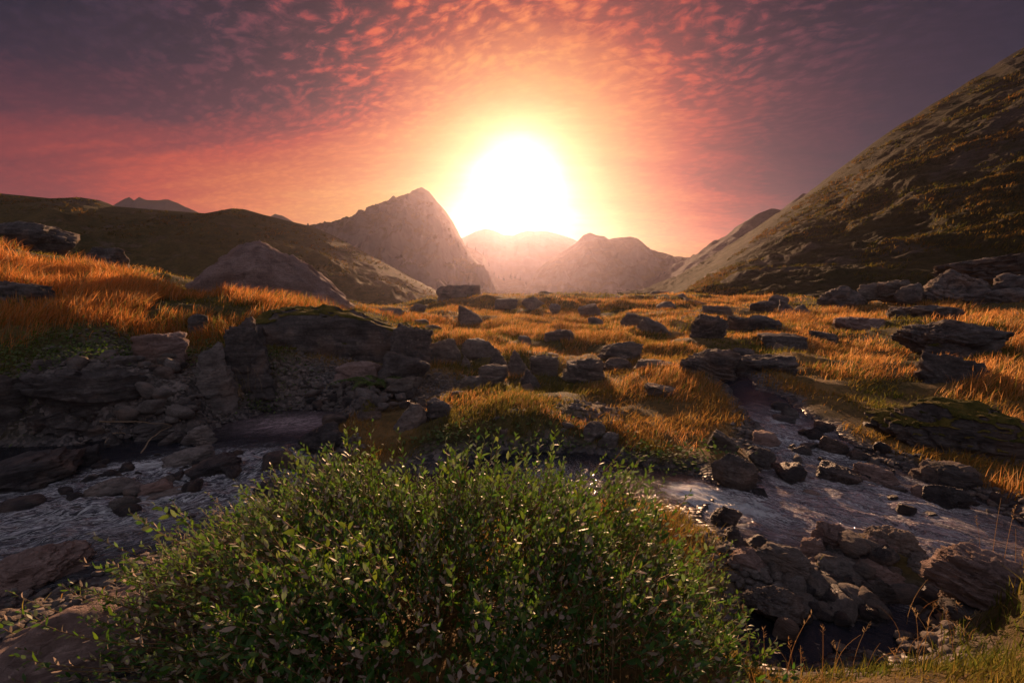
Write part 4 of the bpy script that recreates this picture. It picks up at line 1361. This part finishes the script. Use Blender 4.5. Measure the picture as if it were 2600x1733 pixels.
def pick(pal, n):
    i = RNG.integers(0, len(pal), n)
    j = RNG.integers(0, len(pal), n)
    t = RNG.random((n, 1))
    return (pal[i] * t + pal[j] * (1 - t)) * RNG.uniform(.75, 1.2, (n, 1))


# tall dry grass: swathes given by picture point, radii in metres, height
TALL = [(60, 285, 5.0, 3.2, .55), (20, 265, 5, 3, .6), (150, 300, 4.0, 3.0, .5), (230, 305, 3.4, 2.4, .5), (290, 305, 2.6, 1.8, .5), (110, 322, 3.2, 1.6, .45),
        (-120, 280, 6, 4, .6), (180, 326, 2, 1.2, .4), (40, 330, 2.4, 1.4, .4),
        (640, 380, 1.6, 1.3, 0.29), (690, 388, 1.0, 1.0, 0.29), (590, 384, 1.2, .8, 0.24), (720, 405, .7, .8, 0.20),
        (560, 318, 6, 4, 0.34), (520, 330, 3, 3, 0.31), (470, 345, 1.6, 1.6, 0.27), (440, 365, 1.1, 1.0, 0.27), (600, 345, 3, 2, 0.24), (500, 372, 1.2, .8, 0.24), (660, 352, 2, 1.5, 0.24),
        (410, 322, 2.5, 2.0, 0.31), (480, 310, 4, 4, 0.34), (640, 305, 8, 5, 0.27),
        (470, 403, 1.2, .7, .17), (520, 408, 1.5, .8, .17), (570, 415, 1.4, .8, .17), (625, 418, 1.2, .8, .2), (665, 432, .9, .6, .2), (700, 425, .6, .6, .2),
        (540, 340, 5, 4, .26), (640, 328, 6, 5, .26), (760, 335, 4, 3, .24), (460, 330, 3, 3, .28), (500, 350, 2, 2, .24), (690, 345, 2.5, 2.5, .24), (820, 350, 3, 2.5, .24),
        (870, 310, 5, 2.6, .5), (930, 308, 5, 2.6, .5), (985, 318, 4, 3, .55), (1020, 335, 2.5, 2.5, .5), (850, 322, 4, 2, .45), (1000, 350, 2, 2, .45), (1100, 320, 6, 4, .5),
        (860, 375, 1.6, .8, .32), (880, 365, 1.2, .8, .35), (800, 325, 2.5, 1.2, .35), (960, 372, 1.6, 1.0, .4), (1010, 395, 1.2, .8, .4), (1010, 440, 1, 1.0, .35), (720, 300, 6, 5, .4),
        (1015, 500, .6, .8, .35)]
_tall = [(surface_at(px, py), rx, ry, h) for px, py, rx, ry, h in TALL]
xs, ys, hs = [], [], []
for (cx, cy, _), rx, ry, h in _tall:
    dist = math.hypot(cx, cy)
    n = int(min(26000, 430 * (rx * ry * 3.14) * min(1.0, (11 / dist)) ** 1.25))
    a, q = RNG.uniform(0, 6.283, n), np.sqrt(RNG.random(n)) * RNG.uniform(.75, 1.1, n)
    x, y = cx + np.cos(a) * q * rx, cy + np.sin(a) * q * ry
    k = fbm(p3(x, y, 0.8), 3, 51) + 0.25 * fbm(p3(x, y, 4.0), 2, 52)
    keep = (k > -0.22) & (RNG.random(n) < 1.15 - q * .5)
    xs.append(x[keep])
    ys.append(y[keep])
    hs.append((h * (1 - .45 * q) * (1 + .35 * k))[keep])
x, y, h = np.concatenate(xs), np.concatenate(ys), np.concatenate(hs)
ok = rock_free(x, y, .62) & (water_sd(x, y) > 0.28) & (gravel_at(x, y) < 0.4)
x, y, h = x[ok], y[ok], h[ok]
n = len(x)
r = np.hypot(x, y)
az = 0.6 * fbm(p3(x, y, 0.5), 2, 61) * 3 + RNG.normal(0, .7, n)
tint = pick(STRAW, n) * (1 + 0.25 * fbm(p3(x, y, .6), 3, 66))[:, None]
tint = tint * np.where(x < -3, 1.0, 0.0)[:, None] * np.array([1.0, .84, .72]) + tint * np.where(x < -3, 0.0, 1.0)[:, None]
mixg = ((RNG.random(n) < np.where((np.abs(x) < 8) & (y > 8), .24, .10) + .25 * np.clip(fbm(p3(x, y, .9), 3, 67), 0, 1)))[:, None]
tint = np.where(mixg, pick(OLIVE, n) * 1.3, tint)
brn = (RNG.random(n) < .10)[:, None]
tint = np.where(brn, pick(BLEACHED, n), tint)
grass_object('tall_dry_grass', x, y, h * RNG.uniform(.6, 1.25, n), 0.003 + 0.00070 * r * RNG.uniform(.7, 1.2, n), np.clip(RNG.normal(.55, .32, n), 0, 1.4), tint, 3, az=az)
N_TALL = n

# short turf over the whole meadow, thinning with distance as the eye does
n = 360000
r = np.exp(RNG.uniform(math.log(1.6), math.log(62), n))
a = RNG.uniform(math.radians(-50), math.radians(50), n)
x, y = np.sin(a) * r, np.cos(a) * r
k1 = fbm(p3(x, y, 1.1), 3, 71)
sdg = water_sd(x, y)
dens = np.clip(0.66 + 0.9 * k1, np.where(r < 6, .5, .12), 1) * (1 - 0.95 * np.clip(gravel_at(x, y) * 1.3, 0, 1)) * smooth(0.10, 0.40, sdg)
dens *= np.where(r < 3.2, 0.75, 1)
ok = (RNG.random(n) < dens) & rock_free(x, y, 0.95) & ~((x < -1.9) & (y < 4.2) & (r < 5)) & ~((((x + .5) / 1.75) ** 2 + ((y - 2.6) / 1.05) ** 2) < 1)
x, y, r, k1 = x[ok], y[ok], r[ok], k1[ok]
n = len(x)
gmix = smooth(.25, .70, turf_green(x, y) + 0.25 * RNG.normal(size=n))
green_spots = np.zeros(n)
for px, py, rad in [(920, 415, 1.3), (900, 395, 1.2), (780, 325, 2.5), (560, 450, .5), (640, 462, .5), (700, 455, .5), (450, 440, .6), (880, 470, .5), (160, 348, 2.4), (60, 352, 2.2),
                    (250, 395, .8), (300, 385, .6), (990, 660, .8), (880, 676, .5), (940, 650, .8), (1010, 625, .7), (800, 680, .5), (650, 335, 4), (760, 350, 2.5)]:
    cx, cy, _ = surface_at(px, py)
    green_spots = np.maximum(green_spots, np.exp(-((x - cx) ** 2 + (y - cy) ** 2) / (rad * rad)))
gmix = np.clip(np.maximum(gmix * .8, green_spots * 1.1 + 0.15 * RNG.normal(size=n)), 0, 1)[:, None]
tint = pick(GOLD, n) * .85 * (1 - gmix) + pick(OLIVE, n) * gmix
h = (np.where(r < 5, .12, .09) + 0.0022 * r) * (1 + .5 * k1) * RNG.uniform(.5, 1.5, n)
grass_object('meadow_turf', x, y, h, 0.004 + 0.0010 * r * RNG.uniform(.7, 1.3, n), np.clip(RNG.normal(.7, .35, n), 0, 1.6), tint, 2)

# tussocks of the hillside and the near left ridge: coarse blades in bunches
def slope_grass(name, P, count, vmax, hmin, hmax, pal_mix):
    nu, nv, _ = P.shape
    iu = RNG.random(count) * (nu - 2)
    iv = RNG.random(count) ** 1.3 * (vmax - 2)
    a, b = iu.astype(int), iv.astype(int)
    fu, fv = (iu - a)[:, None], (iv - b)[:, None]
    Q = (P[a, b] * (1 - fu) + P[a + 1, b] * fu) * (1 - fv) + (P[a, b + 1] * (1 - fu) + P[a + 1, b + 1] * fu) * fv
    k = fbm(Q * np.array([.10, .10, .34]), 4, 91)
    ok = (k > -.1) & (Q[:, 1] > 15)
    Q, k = Q[ok], k[ok]
    m = 7
    n = len(Q) * m
    d = np.repeat(np.linalg.norm(Q, axis=1), m)
    x = np.repeat(Q[:, 0], m) + RNG.normal(0, .22, n)
    y = np.repeat(Q[:, 1], m) + RNG.normal(0, .22, n)
    z = np.repeat(Q[:, 2], m) - .12
    g = np.clip(np.repeat(pal_mix - .9 * k, m) + RNG.normal(0, .2, n), 0, 1)[:, None]
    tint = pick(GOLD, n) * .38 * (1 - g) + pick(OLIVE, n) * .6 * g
    grass_object(name, x, y, RNG.uniform(hmin, hmax, n), 0.03 + .0010 * d, np.clip(RNG.normal(.8, .4, n), 0, 1.8), tint, 2, z=z)


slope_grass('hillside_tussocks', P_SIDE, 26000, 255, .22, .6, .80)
slope_grass('ridge_tussocks', P_LEFT, 9000, 148, .4, 1.0, .85)


# ------------------------------------------------------------------ single tufts of dry stalks
def tuft(px, py, n, h, label, spread=.12, lean=.35, group='tufts of dry stalks by the stream'):
    x, y, z = surface_at(px, py, ymin=1.0)
    root = empty('grass_tuft', (x, y, z), label, 'grass tuft', group)
    for k in range(n):
        hh = h * random.uniform(.55, 1.1)
        az = random.uniform(0, 6.283)
        ln = lean * random.uniform(.1, 1.2)
        bx, by = random.gauss(0, spread), random.gauss(0, spread)
        w = 0.0023
        V, F = [], []
        S = 6
        for s in range(S + 1):
            t = s / S
            c = np.array([bx + math.cos(az) * ln * hh * t * t, by + math.sin(az) * ln * hh * t * t, hh * t * (1 - .2 * ln * t) - .03])
            ww = w * (1 - .55 * t)
            for q in range(3):
                V.append(c + ww * np.array([math.cos(q * 2.094), math.sin(q * 2.094), 0]))
        for s in range(S):
            for q in range(3):
                F.append((s * 3 + q, s * 3 + (q + 1) % 3, s * 3 + 3 + (q + 1) % 3, s * 3 + 3 + q))
        tv = len(V)
        Tq = []
        # a loose seed head
        if k % 2 == 0:
            for s in range(9):
                t = 1 - .022 * s
                c = np.array([bx + math.cos(az) * ln * hh * t * t, by + math.sin(az) * ln * hh * t * t, hh * t * (1 - .2 * ln * t) - .03])
                da = random.uniform(0, 6.283)
                e = c + .018 * np.array([math.cos(da), math.sin(da), .9])
                sd_ = .0028 * np.array([-math.sin(da), math.cos(da), 0])
                V += [c, (c + e) / 2 + sd_, e, (c + e) / 2 - sd_]
                Tq.append((tv, tv + 1, tv + 2, tv + 3))
                tv += 4
        me = make_mesh('stalk', np.array(V), np.array(F + Tq))
        tn = pick(BLEACHED, 1)
        vattr(me, 'tint', np.repeat(tn, len(V), 0), 'COLOR')
        link('stalk', me, M_GRASS, root)


tuft(590, 690, 24, .70, 'tall orange stalks standing in front of the middle of the shrub', .10, .25)
tuft(560, 700, 8, .4, 'short dry stalks at the bottom, left of the tall orange ones', .08, .4)
tuft(460, 705, 22, .45, 'tangle of thin pale stalks in the shade under the shrub', .28, .9)
tuft(760, 690, 6, .45, 'slanting dry stalks over the puddle beside the heavy dark boulder', .10, .6)
tuft(800, 685, 6, .44, 'few upright dry stalks in front of the oblong brown stone', .12, .3)
tuft(838, 688, 5, .42, 'thin dry stalks rising before the striped pale edged rock', .10, .5)
tuft(905, 672, 9, .42, 'bunch of bleached stalks beside the dark rock of the puddle', .12, .5)
tuft(930, 655, 9, .40, 'thin dry stalks at the near right edge of the puddle', .14, .5)
tuft(968, 622, 26, .2, 'short orange tuft drooping over the flat dark stone', .12, 1.1)
tuft(240, 394, 14, .8, 'dry stalks bending at the foot of the tallest upright boulder', .18, .5)
tuft(1006, 575, 10, .55, 'sparse dry stalks on the far side of the big ribbed slab', .14, .5)

# ------------------------------------------------------------------ twigs caught on the stones
M_TWIG, T, out = new_mat('bleached_twig')
principled(T, out, (0.24, 0.17, 0.11), 0.9)
M_STEM, T, out = new_mat('willow_bark')
principled(T, out, T.ramp(T.noise(T.n('ShaderNodeTexCoord').outputs['Object'], 30, 4), [(.3, (0.11, 0.065, 0.028)), (.7, (0.26, 0.15, 0.06))]), 0.7)


def tube(pts, r0, r1, sides=5):
    pts = np.asarray(pts, float)
    n = len(pts)
    t = np.gradient(pts, axis=0)
    t /= np.linalg.norm(t, axis=1)[:, None] + 1e-9
    up = np.where(np.abs(t[:, 2:3]) > .9, np.array([[1., 0, 0]]), np.array([[0, 0, 1.]]))
    a = np.cross(t, up)
    a /= np.linalg.norm(a, axis=1)[:, None] + 1e-9
    b = np.cross(t, a)
    r = np.linspace(r0, r1, n)[:, None]
    V = np.stack([pts + r * (a * math.cos(q * 6.2832 / sides) + b * math.sin(q * 6.2832 / sides)) for q in range(sides)], 1).reshape(-1, 3)
    F = [(s * sides + q, s * sides + (q + 1) % sides, (s + 1) * sides + (q + 1) % sides, (s + 1) * sides + q) for s in range(n - 1) for q in range(sides)]
    return V, np.array(F)


def twig(pa, pb, sag, label):
    a, b = np.array(surface_at(*pa)), np.array(surface_at(*pb))
    a[2] += .06
    b[2] += .10
    pts = [a + (b - a) * t + np.array([0, 0, sag * 4 * t * (1 - t)]) + np.array([random.gauss(0, .012) for _ in range(3)]) for t in np.linspace(0, 1, 9)]
    root = empty('dry_twig', tuple(a), label, 'twig', 'bleached twigs caught on the stones')
    V, F = tube(np.array(pts) - a, .012, .005)
    link('stem', make_mesh('stem', V, F), M_TWIG, root)
    c = np.array(pts[5]) - a
    V, F = tube([c, c + (.08, -.05, .09), c + (.18, -.06, .12)], .005, .002, 4)
    link('side_shoot', make_mesh('side_shoot', V, F), M_TWIG, root)


twig((100, 433), (172, 434), .03, 'long bleached twig lying level across the dark slab and stones')
twig((140, 458), (172, 436), .06, 'bleached twig slanting down from the long one into the rapids')
twig((106, 446), (128, 440), .10, 'short bent twig arching over the pointed dark stone')


# ------------------------------------------------------------------ leaves, shared by fern and willow
def leaf_material(name, top, under):
    m, T, out = new_mat(name)
    g = T.n('ShaderNodeNewGeometry')
    info = T.n('ShaderNodeAttribute')
    info.attribute_name = 'tint'
    col = T.mix(g.outputs['Backfacing'], T.mix(1.0, top, info.outputs[0], 'MULTIPLY'), under)
    b = T.n('ShaderNodeBsdfPrincipled')
    T.put(b.inputs['Base Color'], col)
    T.put(b.inputs['Roughness'], T.m('ADD', .52, T.m('MULTIPLY', g.outputs['Backfacing'], .3)))
    T.put(b.inputs['Specular IOR Level'], .35)
    t = T.n('ShaderNodeBsdfTranslucent')
    T.put(t.inputs[0], T.mix(1.0, (0.15, 0.31, 0.022), info.outputs[0], 'MULTIPLY'))
    mx = T.n('ShaderNodeMixShader')
    mx.inputs[0].default_value = .28
    T.put(mx.inputs[1], b.outputs[0])
    T.put(mx.inputs[2], t.outputs[0])
    T.put(out.inputs[0], mx.outputs[0])
    return m


M_LEAF = leaf_material('willow_leaf', (0.036, 0.094, 0.018), (0.40, 0.30, 0.24))

# fern under the overhanging block
M_FERN = leaf_material('fern_leaf', (0.06, 0.10, 0.02), (0.09, 0.12, 0.04))
fx, fy, fz = surface_at(374, 386)
fern = empty('fern', (fx, fy, fz), 'green fern spreading its fronds under the overhanging block', 'fern')
for k in range(13):
    az = k * 6.283 / 13 + random.gauss(0, .2)
    L = random.uniform(.55, .95)
    V, F = [], []
    for s in range(15):
        t = s / 14
        c = np.array([math.cos(az) * L * t, math.sin(az) * L * t, L * (.75 * t - .62 * t * t)])
        wl = .17 * L * math.sin(math.pi * min(1, t * .88 + .12)) + .01
        sd_ = np.array([-math.sin(az), math.cos(az), 0])
        fw = np.array([math.cos(az), math.sin(az), -.15])
        for sg in (-1, 1):
            i = len(V)
            V += [c, c + sg * sd_ * wl * .5 + fw * .022, c + sg * sd_ * wl + fw * .03 + (0, 0, -.02), c + sg * sd_ * wl * .5 - fw * .012]
            F.append((i, i + 1, i + 2, i + 3))
    for s in range(14):
        F.append((s * 8, s * 8 + 1, s * 8 + 8, s * 8 + 5))
    me = make_mesh('frond', np.array(V), np.array(F))
    vattr(me, 'tint', np.full((len(V), 3), random.uniform(.8, 1.3)), 'COLOR')
    link('frond', me, M_FERN, fern)

# low herbs along the top of the left bank and at its foot
HV, HF, HT = [], [], []
for px, py, rx, ry, cnt in [(40, 350, 1.6, .5, 900), (110, 346, 1.4, .5, 800), (190, 345, .9, .5, 500), (235, 384, .5, .3, 250), (20, 372, .8, .4, 300), (255, 400, .7, .35, 350), (280, 378, .7, .3, 300),
                            (455, 440, .7, .16, 260), (540, 450, .9, .14, 300), (640, 462, .6, .2, 250), (690, 460, .5, .2, 200)]:
    cx, cy, _ = surface_at(px, py)
    x = cx + RNG.normal(0, rx * .6, cnt)
    y = cy + RNG.normal(0, ry * .8, cnt)
    z = ground_height(x, y)
    for i in range(cnt):
        az, L, el = random.uniform(0, 6.283), random.uniform(.04, .09), random.uniform(-.1, .8)
        f_ = np.array([math.cos(az) * math.cos(el), math.sin(az) * math.cos(el), math.sin(el)]) * L
        s_ = np.array([-math.sin(az), math.cos(az), random.gauss(0, .3)]) * L * .3
        c = np.array([x[i], y[i], z[i] + random.uniform(0, .16)])
        k = len(HV)
        HV += [c, c + f_ * .5 + s_, c + f_, c + f_ * .5 - s_]
        HF.append((k, k + 1, k + 2, k + 3))
        HT += [random.uniform(.6, 1.3)] * 4
me = make_mesh('low_herbs', np.array(HV), np.array(HF))
vattr(me, 'tint', np.repeat(np.array(HT)[:, None], 3, 1) * np.array([1.0, .95, .8]), 'COLOR')
link('low_herbs', me, M_FERN, kind='stuff')

# ------------------------------------------------------------------ the willow shrub
LEAF_V = np.array([(0, 0, 0), (-0.169, .30, .035), (0, .32, 0), (0.169, .30, .035), (-0.163, .66, .0), (0, .68, -.035), (0.163, .66, .0), (0, 1, -.12)])
LEAF_F3 = np.array([(0, 2, 1), (0, 3, 2), (4, 5, 7), (5, 6, 7)])
LEAF_F4 = np.array([(1, 2, 5, 4), (2, 3, 6, 5)])

SX, SY = -0.45, 2.95
shrub = empty('willow_shrub', (SX, SY, float(ground_height([SX], [SY])[0])), 'large dense green willow shrub filling the foreground, pale undersides on its leaves', 'shrub')
S0 = np.array(shrub.location)
TOP = np.array([(-60, 625), (0, 606), (40, 592), (80, 560), (110, 532), (135, 515), (165, 508), (200, 496), (235, 492), (262, 478), (285, 458), (310, 446), (340, 437), (372, 432), (400, 440),
                (425, 458), (450, 452), (475, 440), (500, 436), (530, 437), (560, 436), (580, 440), (600, 454), (630, 466), (660, 474), (685, 488), (700, 510), (716, 540), (728, 575), (740, 620), (750, 690)], float)


def canopy(x, y):
    """height of the leafy surface over x, y"""
    yr = 3.05
    # the crest line at yr
    px = CX + x / yr * F_PX * 1.02
    py = np.interp(px, TOP[:, 0], TOP[:, 1])
    _, rz = ray(px, py)
    zc = CAM_Z + rz * yr
    zg = 0.62
    zc = zc - .17 + .24 * fbm(np.stack([x * 2.6, y * 2.6, x * 0], 1), 2, 19)
    t = np.where(y < yr, (yr - y) / 1.75, (y - yr) / 0.8)
    prof = np.sqrt(np.clip(1 - np.clip(t, 0, 1) ** 2.2, 0, 1))
    return zg + np.maximum(zc - zg, .05) * prof, t


def shoot(tip, lng, out_dir, nleaf, rng):
    """a twig ending at tip, its leaves; returns polyline and leaf matrices"""
    d = np.array([out_dir[0] * .55 + rng.normal(0, .16), out_dir[1] * .45 + rng.normal(0, .16), 1.0])
    d /= np.linalg.norm(d)
    base = tip - d * lng + np.array([-out_dir[0] * .10, -out_dir[1] * .10, -.02]) * lng * 2
    mid = tip - d * lng * .5
    t = np.linspace(0, 1, 5)[:, None]
    line = base * (1 - t) ** 2 + 2 * mid * t * (1 - t) + tip * t ** 2
    tt = np.linspace(.10, 1.0, nleaf)
    P = base * ((1 - tt) ** 2)[:, None] + 2 * mid * (tt * (1 - tt))[:, None] + tip * (tt ** 2)[:, None]
    D = (mid - base) * (1 - tt)[:, None] + (tip - mid) * tt[:, None]
    D /= np.linalg.norm(D, axis=1)[:, None]
    ph = np.arange(nleaf) * 2.4 + rng.uniform(0, 6.283)
    u = np.cross(D, np.array([.3, .9, .1]))
    u /= np.linalg.norm(u, axis=1)[:, None]
    w = np.cross(D, u)
    radial = u * np.cos(ph)[:, None] + w * np.sin(ph)[:, None]
    op = (.62 + .35 * (1 - tt) + rng.normal(0, .16, nleaf))[:, None]
    F = D * np.cos(op) + radial * np.sin(op)
    Nn = D * np.sin(op) - radial * np.cos(op)      # upper face looks along the twig
    Sd = np.cross(F, Nn)
    roll = np.where(rng.random(nleaf) < .22, rng.normal(3.0, .5, nleaf), rng.normal(0, .7, nleaf))[:, None]
    S2 = Sd * np.cos(roll) + Nn * np.sin(roll)
    N2 = np.cross(S2, F)
    size = (rng.uniform(.75, 1.2) * rng.uniform(.036, .056, nleaf) * (1 - .45 * np.clip((tt - .8) / .2, 0, 1)))
    return line, P, S2, F, N2, size


rs = np.random.default_rng(21)
LP, LS, LF, LN, LZ = [], [], [], [], []
TV, TF = [], []
toff = 0
tips = []
NS = 4300
while len(tips) < NS:
    x, y = rs.uniform(-3.2, 1.45), rs.uniform(1.3, 3.75)
    zc, t = canopy(np.array([x]), np.array([y]))
    if t[0] > 1.0:
        continue
    if zc[0] - .62 < .12 and rs.random() < .7:
        continue
    # keep to the outline: nearer ground narrows
    depth = abs(rs.normal(0, .15)) if rs.random() < .62 else rs.uniform(0, .85)
    dens = .62 + .85 * float(fbm(np.array([[x * 2.3, y * 2.3, zc[0]]]), 2, 5)[0])
    if rs.random() > .06 + .94 * float(smooth(-2.55, -1.85, x - .25 * (2.9 - y))):
        continue
    if rs.random() > dens:
        continue
    zz = max(zc[0] - depth + max(-.06, rs.normal(0, .10)), .72)
    tips.append((x, y, zz))
# taller single shoots that stand out of the crown
for px, py in [(285, 448), (262, 476), (300, 452), (354, 424), (372, 418), (398, 430), (470, 432), (487, 428), (500, 426), (517, 434), (540, 425), (556, 428), (563, 436), (606, 452), (668, 470), (640, 458), (652, 466),
               (130, 512), (140, 516), (92, 533), (155, 505), (172, 500), (235, 480), (207, 492), (104, 565), (62, 585), (20, 612), (8, 590), (715, 538), (734, 540), (690, 492), (420, 452), (448, 445)]:
    p = at(px, py, rs.uniform(2.75, 3.15) if px > 250 else rs.uniform(2.3, 2.9))
    tips.append(tuple(p))
n_norm = NS
for i, tip in enumerate(tips):
    tip = np.array(tip)
    od = np.array([(tip[0] - SX) / 1.6, (tip[1] - SY) / 1.0, 0])
    if tip[0] < -1.2:
        od = od * 1.7
    od = np.clip(od, -1.8, 1.8)
    extra = i >= n_norm
    L = rs.uniform(.26, .42) if extra else rs.uniform(.20, .36)
    line, P, S2, Fv, N2, size = shoot(tip, L, od, int(L / .021), rs)
    V, F = tube(line - S0, .0032, .0012, 3)
    TV.append(V)
    TF.append(F + toff)
    toff += len(V)
    LP.append(P)
    LS.append(S2)
    LF.append(Fv)
    LN.append(N2)
    LZ.append(size)
LP, LS, LF, LN, LZ = (np.concatenate(q) for q in (LP, LS, LF, LN, LZ))
nl = len(LP)
link('twigs', make_mesh('twigs', np.concatenate(TV), np.concatenate(TF)), M_STEM, shrub, kind='stuff')
# the 300 leaves that show largest are parts of their own
rel = LP - np.array([0, 0, CAM_Z])
dcam = np.linalg.norm(rel, axis=1)
cs, sn = math.cos(PITCH), math.sin(PITCH)
fw_ = rel[:, 1] * cs - rel[:, 2] * sn
upc = rel[:, 1] * sn + rel[:, 2] * cs
ppx, ppy = CX + rel[:, 0] / fw_ * F_PX, CY - upc / fw_ * F_PX
facing = np.abs((LN * rel).sum(1)) / dcam
zc_, _ = canopy(LP[:, 0], LP[:, 1])
score = LZ / dcam * facing * ((ppx > 6) & (ppx < 1018) & (ppy < 676)) * (LP[:, 2] > zc_ - .07)
big = np.argsort(-score)[:300]
leaf_meshes = []
for k in range(5):
    v = LEAF_V.copy()
    v[:, 2] += (.10 - .06 * k) * v[:, 1] ** 2
    v[:, 0] *= .85 + .09 * k
    me = make_mesh('leaf', v, [LEAF_F3, LEAF_F4])
    vattr(me, 'tint', np.full((len(v), 3), .85 + .1 * k) * np.array([1.0 + .12 * k, 1.0, .9]), 'COLOR')
    me.materials.append(M_LEAF)
    leaf_meshes.append(me)
for i in big:
    o = link('leaf', leaf_meshes[i % 5], None, shrub)
    M = Matrix(((LS[i, 0], LF[i, 0], LN[i, 0], 0), (LS[i, 1], LF[i, 1], LN[i, 1], 0), (LS[i, 2], LF[i, 2], LN[i, 2], 0), (0, 0, 0, 1)))
    o.matrix_local = Matrix.Translation(Vector(LP[i] - S0)) @ M @ Matrix.Scale(LZ[i], 4)
rest = np.setdiff1d(np.arange(nl), big)
lv = LEAF_V[None] * np.stack([rs.uniform(.8, 1.25, len(rest)), np.ones(len(rest)), rs.uniform(-.6, 2.2, len(rest))], 1)[:, None, :]
W = LP[rest][:, None, :] - S0 + LZ[rest][:, None, None] * (lv[:, :, 0:1] * LS[rest][:, None, :] + lv[:, :, 1:2] * LF[rest][:, None, :] + lv[:, :, 2:3] * LN[rest][:, None, :])
offs = (np.arange(len(rest)) * 8)[:, None, None]
me = make_mesh('foliage', W.reshape(-1, 3), [(LEAF_F3[None] + offs).reshape(-1, 3), (LEAF_F4[None] + offs).reshape(-1, 4)])
tn = rs.uniform(.65, 1.35, (len(rest), 1)) * np.array([[1.0, 1.0, .9]]) * (1 + .3 * rs.normal(0, .5, (len(rest), 1)) * np.array([[1, .2, 0]]))
vattr(me, 'tint', np.repeat(np.clip(tn, .2, 2), 8, 0), 'COLOR')
link('foliage', me, M_LEAF, shrub, kind='stuff')
# main stems
for k in range(46):
    tip = np.array(tips[rs.integers(0, n_norm)]) - np.array([0, 0, .22])
    b = np.array([SX + (tip[0] - SX) * .30 + rs.normal(0, .2), SY + (tip[1] - SY) * .25 + rs.normal(0, .12), 0])
    b[2] = S0[2] - .05
    mid = (b + tip) / 2 + np.array([(b[0] - tip[0]) * .15, (b[1] - tip[1]) * .15, .10])
    t = np.linspace(0, 1, 9)[:, None]
    line = b * (1 - t) ** 2 + 2 * mid * t * (1 - t) + tip * t ** 2 - S0
    V, F = tube(line, .011, .003, 5)
    link('stem', make_mesh('stem', V, F), M_STEM, shrub)

# ------------------------------------------------------------------ conifers on the far shoulder
M_BARK, T, out = new_mat('conifer_bark')
principled(T, out, (0.05, 0.035, 0.025), 0.95)
M_NEEDLE, T, out = new_mat('conifer_needles')
principled(T, out, (0.022, 0.035, 0.016), 0.9)


def conifer(x, y, z, h, label, seed):
    r = np.random.default_rng(seed)
    root = empty('conifer_tree', (x, y, z), label, 'tree', 'conifers on the wooded shoulder')
    V, F = tube([(0, 0, -1), (0, 0, h * .5), (0, 0, h * .97)], h * .025, h * .004, 5)
    link('trunk', make_mesh('trunk', V, F), M_BARK, root)
    CV, CF = [], []
    for k in range(150):
        t = r.random() ** .8
        zz = h * (.12 + .86 * t)
        L = h * (.27 * (1 - t) + .02) * r.uniform(.55, 1.15)
        az = r.uniform(0, 6.283)
        f_ = np.array([math.cos(az), math.sin(az), r.uniform(-.45, .05)]) * L
        s_ = np.array([-math.sin(az), math.cos(az), 0]) * L * .30
        c = np.array([0, 0, zz])
        i = len(CV)
        CV += [c, c + f_ * .6 + s_, c + f_, c + f_ * .6 - s_ - (0, 0, L * .12)]
        CF.append((i, i + 1, i + 2, i + 3))
    link('crown', make_mesh('crown', np.array(CV), np.array(CF)), M_NEEDLE, root)


nu_, nv_, _ = P_SHOULDER.shape
ridge_row = 89
for k, (px, h, lab) in enumerate([
        (463, 5.0, 'small conifer highest on the wooded shoulder, touching the peak'), (468, 4.2, 'small conifer second from the peak on the shoulder crest'),
        (476, 3.8, 'low conifer on the bend of the shoulder crest'), (484, 4.4, 'conifer where the shoulder drops steeply'),
        (489, 5.0, 'conifer leaning out on the steep drop of the shoulder'), (494, 4.0, 'conifer at the foot of the steep drop'),
        (499, 3.4, 'low conifer left of the valley floor notch'), (504, 4.6, 'conifer left of the tallest pointed one'),
        (511, 6.4, 'tallest pointed conifer on the low end of the shoulder'), (515, 4.6, 'conifer just right of the tallest pointed one'),
        (520, 4.8, 'conifer near the low end of the shoulder'), (526, 3.8, 'last conifer at the low end of the shoulder')]):
    tpx = CX + P_SHOULDER[:, ridge_row, 0] / P_SHOULDER[:, ridge_row, 1] * F_PX
    i = int(np.argmin(np.abs(tpx - px)))
    p = P_SHOULDER[i, ridge_row]
    conifer(p[0], p[1] - 1.0, p[2] - .8, h * 1.25, lab, 500 + k)

# ------------------------------------------------------------------ the air
def build_haze():
    m, T, out = new_mat('haze')
    v = T.n('ShaderNodeVolumePrincipled')
    v.inputs['Color'].default_value = HAZE_COLOR + (1,)
    v.inputs['Density'].default_value = HAZE_DENSITY
    v.inputs['Anisotropy'].default_value = HAZE_G
    T.put(out.inputs['Volume'], v.outputs[0])
    m.cycles.homogeneous_volume = True
    L, z0, z1 = 900.0, -60.0, 88.0
    v8 = np.array([(x, y, z) for x in (-L, L) for y in (-L, L) for z in (z0, z1)])
    f = [(0, 1, 3, 2), (4, 6, 7, 5), (0, 4, 5, 1), (2, 3, 7, 6), (0, 2, 6, 4), (1, 5, 7, 3)]
    link('haze', make_mesh('haze', v8, np.array(f), False), m, kind='stuff')


build_haze()
